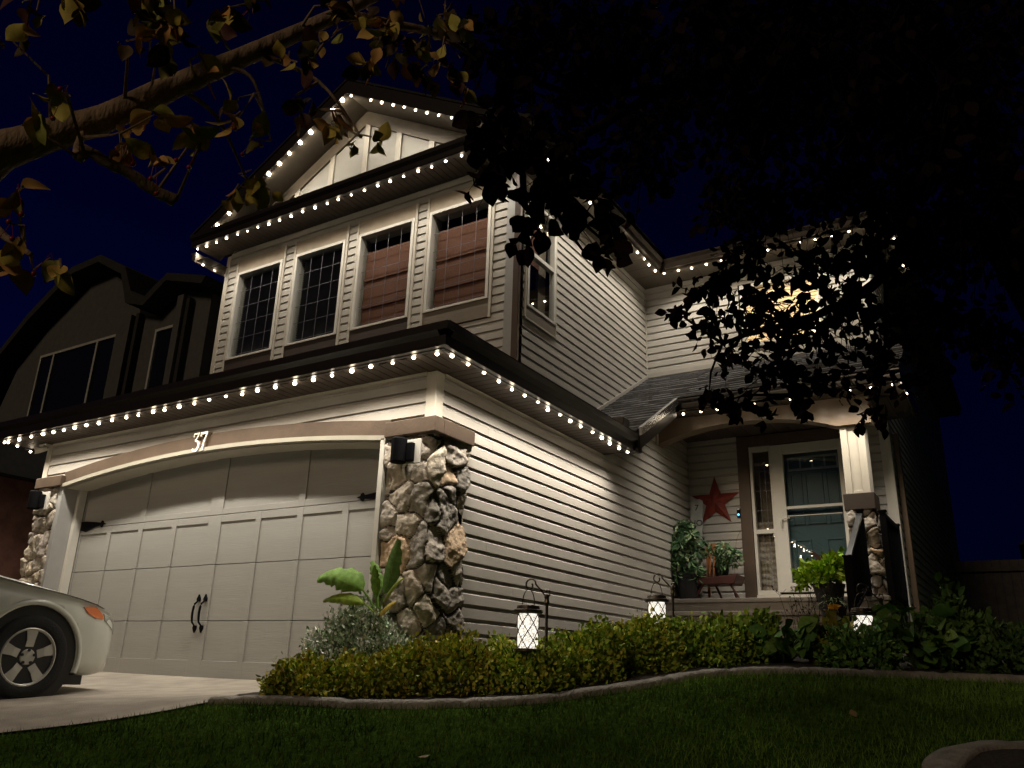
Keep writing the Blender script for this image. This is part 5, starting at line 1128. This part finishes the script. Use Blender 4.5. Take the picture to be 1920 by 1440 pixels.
def far_tree(label, x, y, h, r_, n=1600, conif=False, cols=DK, zb=0):
    th = thing('background_tree', label, 'tree', (x, y, zb), 'dark trees behind the houses')
    g = MB(); g.tube([(x, y, zb-.2), (x+.1, y, zb+h*.5), (x, y, zb+h*.9)], [r_*.10, r_*.06, .03], 8)
    for k in range(7): a_ = k*2.4; g.tube([(x, y, zb+h*(.3+.07*k)), (x+r_*.6*math.cos(a_), y+r_*.6*math.sin(a_), zb+h*(.45+.07*k))], [.06, .02], 5)
    g.build('trunk', BARKD, th); ps = []
    for k in range(9):
        if conif: t = k/8; c = (x, y, zb+h*(.12+.75*t)); rr = r_*(1.05-t); ps.append(mound(c, rr, rr, h*.16, n//9, .30, cols, .1, .3, .7))
        else: a_ = k*2.4; rr = r_*(.45 if k else .6); c = (x+r_*.5*math.cos(a_)*(k > 0), y+r_*.5*math.sin(a_)*(k > 0), zb+h*(.40+.05*k)); ps.append(mound(c, rr, rr, h*.24, n//9, .26, cols, .2, .35))
    leaves_obj('crown', ps, th); return th
far_tree('dark tree rising behind the neighbour roof at left', -21, 19, 12.2, 3.6)
far_tree('dark conifer in the gap left of the gable', -17.0, 20, 12.5, 2.6, conif=True)
far_tree('dark tree at the right edge beyond the fence', 4.8, 21, 5.6, 2.2)

# ================================================================ NEAR TREES
T1=[(-1.36,1.92,1.69,0.13),(-1.32,1.99,1.64,0.16),(-1.39,1.89,1.70,0.08),(-1.29,2.15,1.64,0.20),(-1.36,2.00,1.59,0.12),(-1.34,2.18,1.57,0.14),(-1.34,2.24,1.49,0.12),(-1.27,2.34,1.59,0.20),(-1.18,2.43,1.52,0.16),(-1.15,2.49,1.45,0.10),(-1.23,2.47,1.42,0.07),(-1.28,2.35,1.75,0.25),(-1.39,2.15,1.92,0.20),(-1.31,2.22,1.44,0.08),(-1.49,4.48,2.17,0.16),(-1.66,4.46,2.09,0.10),(-1.36,4.49,2.25,0.20),(-1.44,4.59,1.99,0.20),(-1.20,4.56,2.42,0.30),(-1.15,4.64,2.05,0.30),(-1.35,4.69,1.80,0.22),(-1.50,4.61,1.57,0.13),(-1.15,4.76,1.75,0.28),(-0.92,4.76,1.88,0.30),(-0.87,4.71,2.27,0.30),(-0.67,4.76,1.97,0.30),(-0.59,4.78,1.67,0.24),(-0.84,4.86,1.63,0.20),(-0.60,4.72,2.35,0.25),(-0.45,4.73,1.85,0.20),(-1.28,4.61,1.46,0.13),(-0.98,4.76,1.56,0.12),(-0.62,4.77,1.38,0.12),(-1.00,4.68,1.44,0.08),(-1.39,4.56,1.49,0.10),(-1.05,4.66,2.73,0.40),(-0.71,4.72,2.74,0.45),(-0.44,4.75,2.53,0.35),(-0.22,4.71,2.18,0.40),(-1.40,4.72,2.87,0.30),(-1.01,3.99,2.85,0.45),(-0.68,3.82,2.83,0.60),(-0.32,3.82,2.54,0.60),(-0.06,3.98,2.30,0.60),(0.15,3.61,2.51,0.60),(-0.13,3.30,2.60,0.60),(-0.50,2.99,2.61,0.50),(-0.87,2.87,2.65,0.40),(-1.44,3.48,2.45,0.30),(-1.37,3.46,2.71,0.30),(-1.18,2.65,2.45,0.40),(-1.28,2.34,2.42,0.35),(-1.40,2.67,2.32,0.30),(-1.46,2.24,2.26,0.30),(-0.20,4.86,1.85,0.30),(0.05,4.50,2.18,0.45),(-0.40,4.94,1.59,0.15),(0.04,4.91,1.72,0.30),(-0.82,3.33,2.76,0.50),(-1.16,3.39,2.88,0.30)]
T2=[(-1.71,0.81,1.48,0.12),(-1.90,0.81,1.58,0.12),(-1.81,0.91,1.46,0.13),(-1.69,0.95,1.41,0.10),(-1.63,0.94,1.49,0.14),(-1.54,1.02,1.53,0.14),(-1.55,1.10,1.62,0.10),(-1.77,0.80,1.24,0.05),(-1.88,1.01,1.30,0.05),(-1.90,0.81,1.23,0.03),(-1.81,0.99,1.22,0.05),(-1.71,1.01,1.15,0.06),(-1.64,1.08,1.19,0.06),(-1.63,1.04,1.25,0.04),(-1.61,1.16,1.34,0.06),(-1.60,1.14,1.39,0.04),(-1.74,1.01,1.31,0.03),(-1.67,1.27,1.36,0.05),(-1.82,0.77,0.97,0.06),(-1.85,0.79,0.89,0.08),(-1.83,0.88,0.85,0.06),(-1.94,0.87,0.87,0.05),(-1.96,0.85,0.85,0.06),(-1.95,1.45,1.39,0.08),(-1.90,1.52,1.39,0.06),(-1.91,1.45,1.44,0.07),(-1.57,1.36,1.72,0.12),(-1.57,1.44,1.49,0.05),(-1.53,1.44,1.53,0.06),(-1.52,1.47,1.42,0.03),(-1.42,1.49,1.42,0.04),(-1.61,1.57,1.98,0.20),(-1.58,1.75,2.02,0.20),(-1.62,1.70,1.87,0.15),(-1.52,1.84,2.13,0.25),(-1.68,1.41,1.58,0.12),(-1.59,1.37,1.85,0.15),(-1.65,1.32,1.68,0.10),(-1.68,1.07,1.51,0.08),(-1.55,1.84,1.96,0.12),(-1.56,1.55,2.05,0.20),(-1.45,1.89,1.98,0.15),(-2.02,0.76,1.44,0.12),(-1.96,0.77,1.52,0.12),(-1.64,0.97,1.62,0.15),(-1.72,0.87,1.59,0.15),(-1.54,1.16,1.75,0.15)]
def limb(mb, pts, r0, r1, seg=9, jit=.08):
    P = smooth([Vector(p) for p in pts], 5); n = len(P)
    P = [p+Vector((random.uniform(-1, 1), random.uniform(-1, 1), random.uniform(-1, 1)))*r0*.10 for p in P]
    mb.tube(P, [r0+(r1-r0)*i/(n-1) for i in range(n)], seg, jit=jit)
def crown(clusters, trunkpts, mb_twig, size, cols, dens, darkcols=None, hang=.35, mincount=3, fine=False, stem=.011):
    """twigs from the nearest limb point into each cluster, leaves set along the twigs"""
    TP = np.array([tuple(p) for p in trunkpts]); LP = []; LD_ = []; LS_ = []; LC = []
    for (x, y, z, r_) in clusters:
        c = np.array([x, y, z]); near = TP[np.argmin(np.linalg.norm(TP-c, axis=1))]
        n = max(mincount, int(dens*r_*r_)); nt_ = max(1, int(n/7))
        midp = near*.4+c*.6+NP.normal(0, .03, 3)
        mb_twig.tube([tuple(near), tuple(midp+np.array([0, 0, .03])), tuple(c+np.array([0, 0, r_*.3]))], [stem, stem*.65, stem*.35], 5)
        for _ in range(nt_):
            d = norm(NP.normal(size=3)+np.array([0, 0, -.1])); e = c+d*r_*NP.uniform(.5, 1.15); s = c+NP.normal(0, r_*.2, 3)+np.array([0, 0, r_*.25])
            m_ = (s+e)/2+np.array([0, 0, r_*.12]); mb_twig.tube([tuple(s), tuple(m_), tuple(e)], [.0035, .0025, .0012], 4, cap=False)
            k = max(2, int(n/nt_))
            for q in range(k):
                t = (q+.5+NP.uniform(-.3, .3))/k; p = s*(1-t)**2+m_*2*t*(1-t)+e*t*t
                LP.append(p+NP.normal(0, r_*.05, 3)); LD_.append(norm((e-s)*.4/np.linalg.norm(e-s)+NP.normal(0, .55, 3)+np.array([0, 0, -hang]))); LS_.append(size*NP.uniform(.65, 1.25))
    LP = np.array(LP); LD_ = np.array(LD_); LS_ = np.array(LS_)
    if fine: return leaf_fine(LP, LD_, LS_, pal(len(LP), cols), 1.0, .3, .45)
    return leaf_batch(LP, LD_, LS_, pal(len(LP), cols), .95, .25, .35)
# purple leaved tree, trunk just outside the right edge, boughs over the lawn
t1 = thing('purple_leaf_tree', 'tree with dark purple leaves hanging over the right half of the house', 'tree', (.2, 4.6, H(.2, 4.6)))
g = MB(); z0 = H(.2, 4.6)
main = [(.20, 4.55, z0-.1), (.23, 4.6, .5), (.28, 4.68, 1.3), (.22, 4.6, 2.1), (.10, 4.35, 2.8), (-.1, 4.0, 3.4)]
L1 = [(.26, 4.72, 1.6), (.05, 4.65, 2.25), (-.15, 4.62, 2.44), (-.34, 4.66, 2.29), (-.46, 4.69, 2.20), (-.65, 4.72, 2.08), (-.96, 4.70, 2.0), (-1.17, 4.67, 1.97), (-1.40, 4.60, 1.9)]
L2 = [(.10, 4.35, 2.8), (-.15, 3.64, 2.95), (-.71, 3.40, 2.85), (-1.07, 2.91, 2.45), (-1.21, 2.40, 1.95), (-1.33, 2.13, 1.68)]
L3 = [(-.1, 4.0, 3.4), (-.8, 4.3, 3.1), (-1.3, 4.5, 2.75)]; L4 = [(-.71, 3.40, 2.85), (-1.1, 3.2, 2.7), (-1.4, 2.6, 2.35), (-1.5, 2.1, 2.25)]
limb(g, main, .125, .06, 12); limb(g, L1, .055, .012); limb(g, L2, .05, .010); limb(g, L3, .04, .01); limb(g, L4, .03, .008)
L5 = [(-.96, 4.70, 2.0), (-1.1, 4.75, 1.8), (-1.05, 4.7, 1.55)]; L6 = [(-.46, 4.69, 2.2), (-.52, 4.78, 1.8), (-.60, 4.78, 1.45)]; limb(g, L5, .015, .005, 6); limb(g, L6, .015, .005, 6)
g.build('trunk', BARKD, t1, smooth=True)
tw = MB(); PUR = [(.010, .005, .006), (.014, .006, .007), (.008, .005, .005), (.016, .009, .008)]
TPTS = [p for L in (main[2:], L1, L2, L3, L4, L5, L6) for p in smooth([Vector(q) for q in L], 4)]
NEARC = [c for c in T1 if c[1] < 2.6 and c[0] < -1.1 and c[3] <= .25]; FARC = [c for c in T1 if c not in NEARC]
pa = crown(NEARC, TPTS, tw, .078, PUR, 1050, mincount=6, fine=True); pb_ = crown([c for c in FARC if c[3] < .33], TPTS, tw, .072, PUR, 1800, mincount=13); pc_ = crown([c for c in FARC if c[3] >= .33], TPTS, tw, .07, PUR, 1500)
tw.build('twig', BARKD, t1, fixn=False); leaves_obj('crown', [pa, pb_, pc_], t1, LEAFD)
# crabapple, trunk just outside the left edge
t2 = thing('crabapple_tree', 'crabapple tree whose lit bough and yellowing leaves cross the top left corner', 'tree', (-2.75, .75, H(-2.75, .75)))
g = MB(); z0 = H(-2.75, .75)
M2 = [(-2.75, .75, z0-.1), (-2.72, .74, -.3), (-2.60, .74, .5), (-2.38, .77, .95), (-2.18, .81, 1.18), (-2.08, .89, 1.28), (-1.96, 1.0, 1.38), (-1.86, 1.12, 1.53), (-1.74, 1.27, 1.71), (-1.66, 1.50, 2.0), (-1.62, 1.8, 2.4)]
P = smooth([Vector(p) for p in M2], 5); n_ = len(P); g.tube(P, list(np.interp(np.arange(n_)/(n_-1), [0, .3, .42, .5, .8, 1], [.11, .082, .056, .044, .028, .016])), 12, jit=.07)
B2 = [(-2.0, .97, 1.35), (-1.93, .93, 1.22), (-1.86, .91, 1.165), (-1.81, .95, 1.16), (-1.79, 1.0, 1.15), (-1.77, 1.05, 1.13), (-1.745, 1.11, 1.115)]
limb(g, [(-1.85, .90, 1.185)]+B2[3:], .013, .017, 8, .12); limb(g, B2[:3]+[(-1.84, .905, 1.18)], .010, .012, 6, .1)
B3 = [(-2.2, .80, 1.15), (-2.12, .82, 1.05), (-1.98, .82, .95), (-1.86, .85, .87)]; limb(g, B3, .02, .006, 7)
B4 = [(-2.45, .76, .9), (-2.35, .7, 1.3), (-2.1, .7, 1.65), (-1.85, .82, 1.75), (-1.65, 1.0, 1.75)]; limb(g, B4, .03, .008, 7)
B5 = [(-1.80, 1.19, 1.62), (-1.72, 1.25, 1.60), (-1.70, 1.30, 1.50)]; limb(g, B5, .009, .003, 5)
B6 = [(-1.74, 1.27, 1.71), (-1.62, 1.42, 1.66), (-1.5, 1.5, 1.47)]; limb(g, B6, .009, .003, 5)
B7 = [(-1.86, 1.12, 1.53), (-1.84, 1.25, 1.5), (-1.92, 1.44, 1.43)]; limb(g, B7, .009, .003, 5)
B8 = [(-1.66, 1.5, 2.0), (-1.52, 1.8, 2.1), (-1.42, 1.95, 2.05)]; limb(g, B8, .02, .005, 6)
g.build('trunk', BARK, t2, smooth=True)
tw = MB(); TP2 = [p for L in (M2[3:], B2, B3, B4, B5, B6, B7, B8) for p in smooth([Vector(q) for q in L], 4)]
YEL = [(.55, .45, .10), (.66, .50, .12), (.62, .38, .12), (.36, .34, .09), (.64, .34, .12)]
SM = [c for c in T2 if c[3] <= .09]; BG = [c for c in T2 if c[3] > .09]
q1 = crown(SM, TP2, tw, .068, YEL, 500, mincount=4, hang=.5, fine=True, stem=.005); q2 = crown(BG, TP2, tw, .064, YEL+[(.06, .04, .025), (.12, .05, .04), (.10, .07, .03), (.06, .04, .02)], 620, hang=.3, fine=True, stem=.006)
tw.build('twig', BARK, t2, fixn=False); leaves_obj('crown', [q1, q2], t2, sm=True)
for (x, y, z, r_) in [c for c in T2 if c[3] in (.05, .06, .08, .1)][:12]:
    for _ in range(2):
        g = MB(); p = (x+random.uniform(-.04, .04), y+random.uniform(-.04, .04), z+random.uniform(-.06, .0)); g.sphere(p, .0065, 8, 6); g.tube([(p[0], p[1], p[2]+.007), (x, y, z+.03)], .0009, 4, cap=False); g.build('crabapple', APPLE, t2, smooth=True)
# fallen leaves on the lawn
FL = [(-2.62, 3.42), (-2.5, 3.0), (-1.7, 3.1), (-.95, 5.0), (-1.1, 3.4), (-.5, 3.9)]
for i, (x, y) in enumerate(FL):
    z = H(x, y)+.035; V_, F_, C_ = leaf_batch(np.array([[x, y, z]]), np.array([[.6, .75*math.cos(i*2.), .1]])/1., np.array([.06]), np.array([(.30, .22, .12)]), 1.1, .1, .1)
    o = arrays('fallen_leaf', V_, F_, C_, LEAF, None)
    tag(o, ['pale fallen leaf lying on the lawn nearest the driveway', 'fallen leaf on the lawn below the first hedge shrubs', 'fallen leaf in the middle of the lawn', 'small fallen leaf close to the edging under the steps', 'dim fallen leaf on the lawn right of centre', 'fallen leaf on the lawn towards the stone ring'][i], 'fallen leaf', 'fallen leaves on the lawn')
for o in list(bpy.data.objects):
    if '_o' in o: del o['_o']
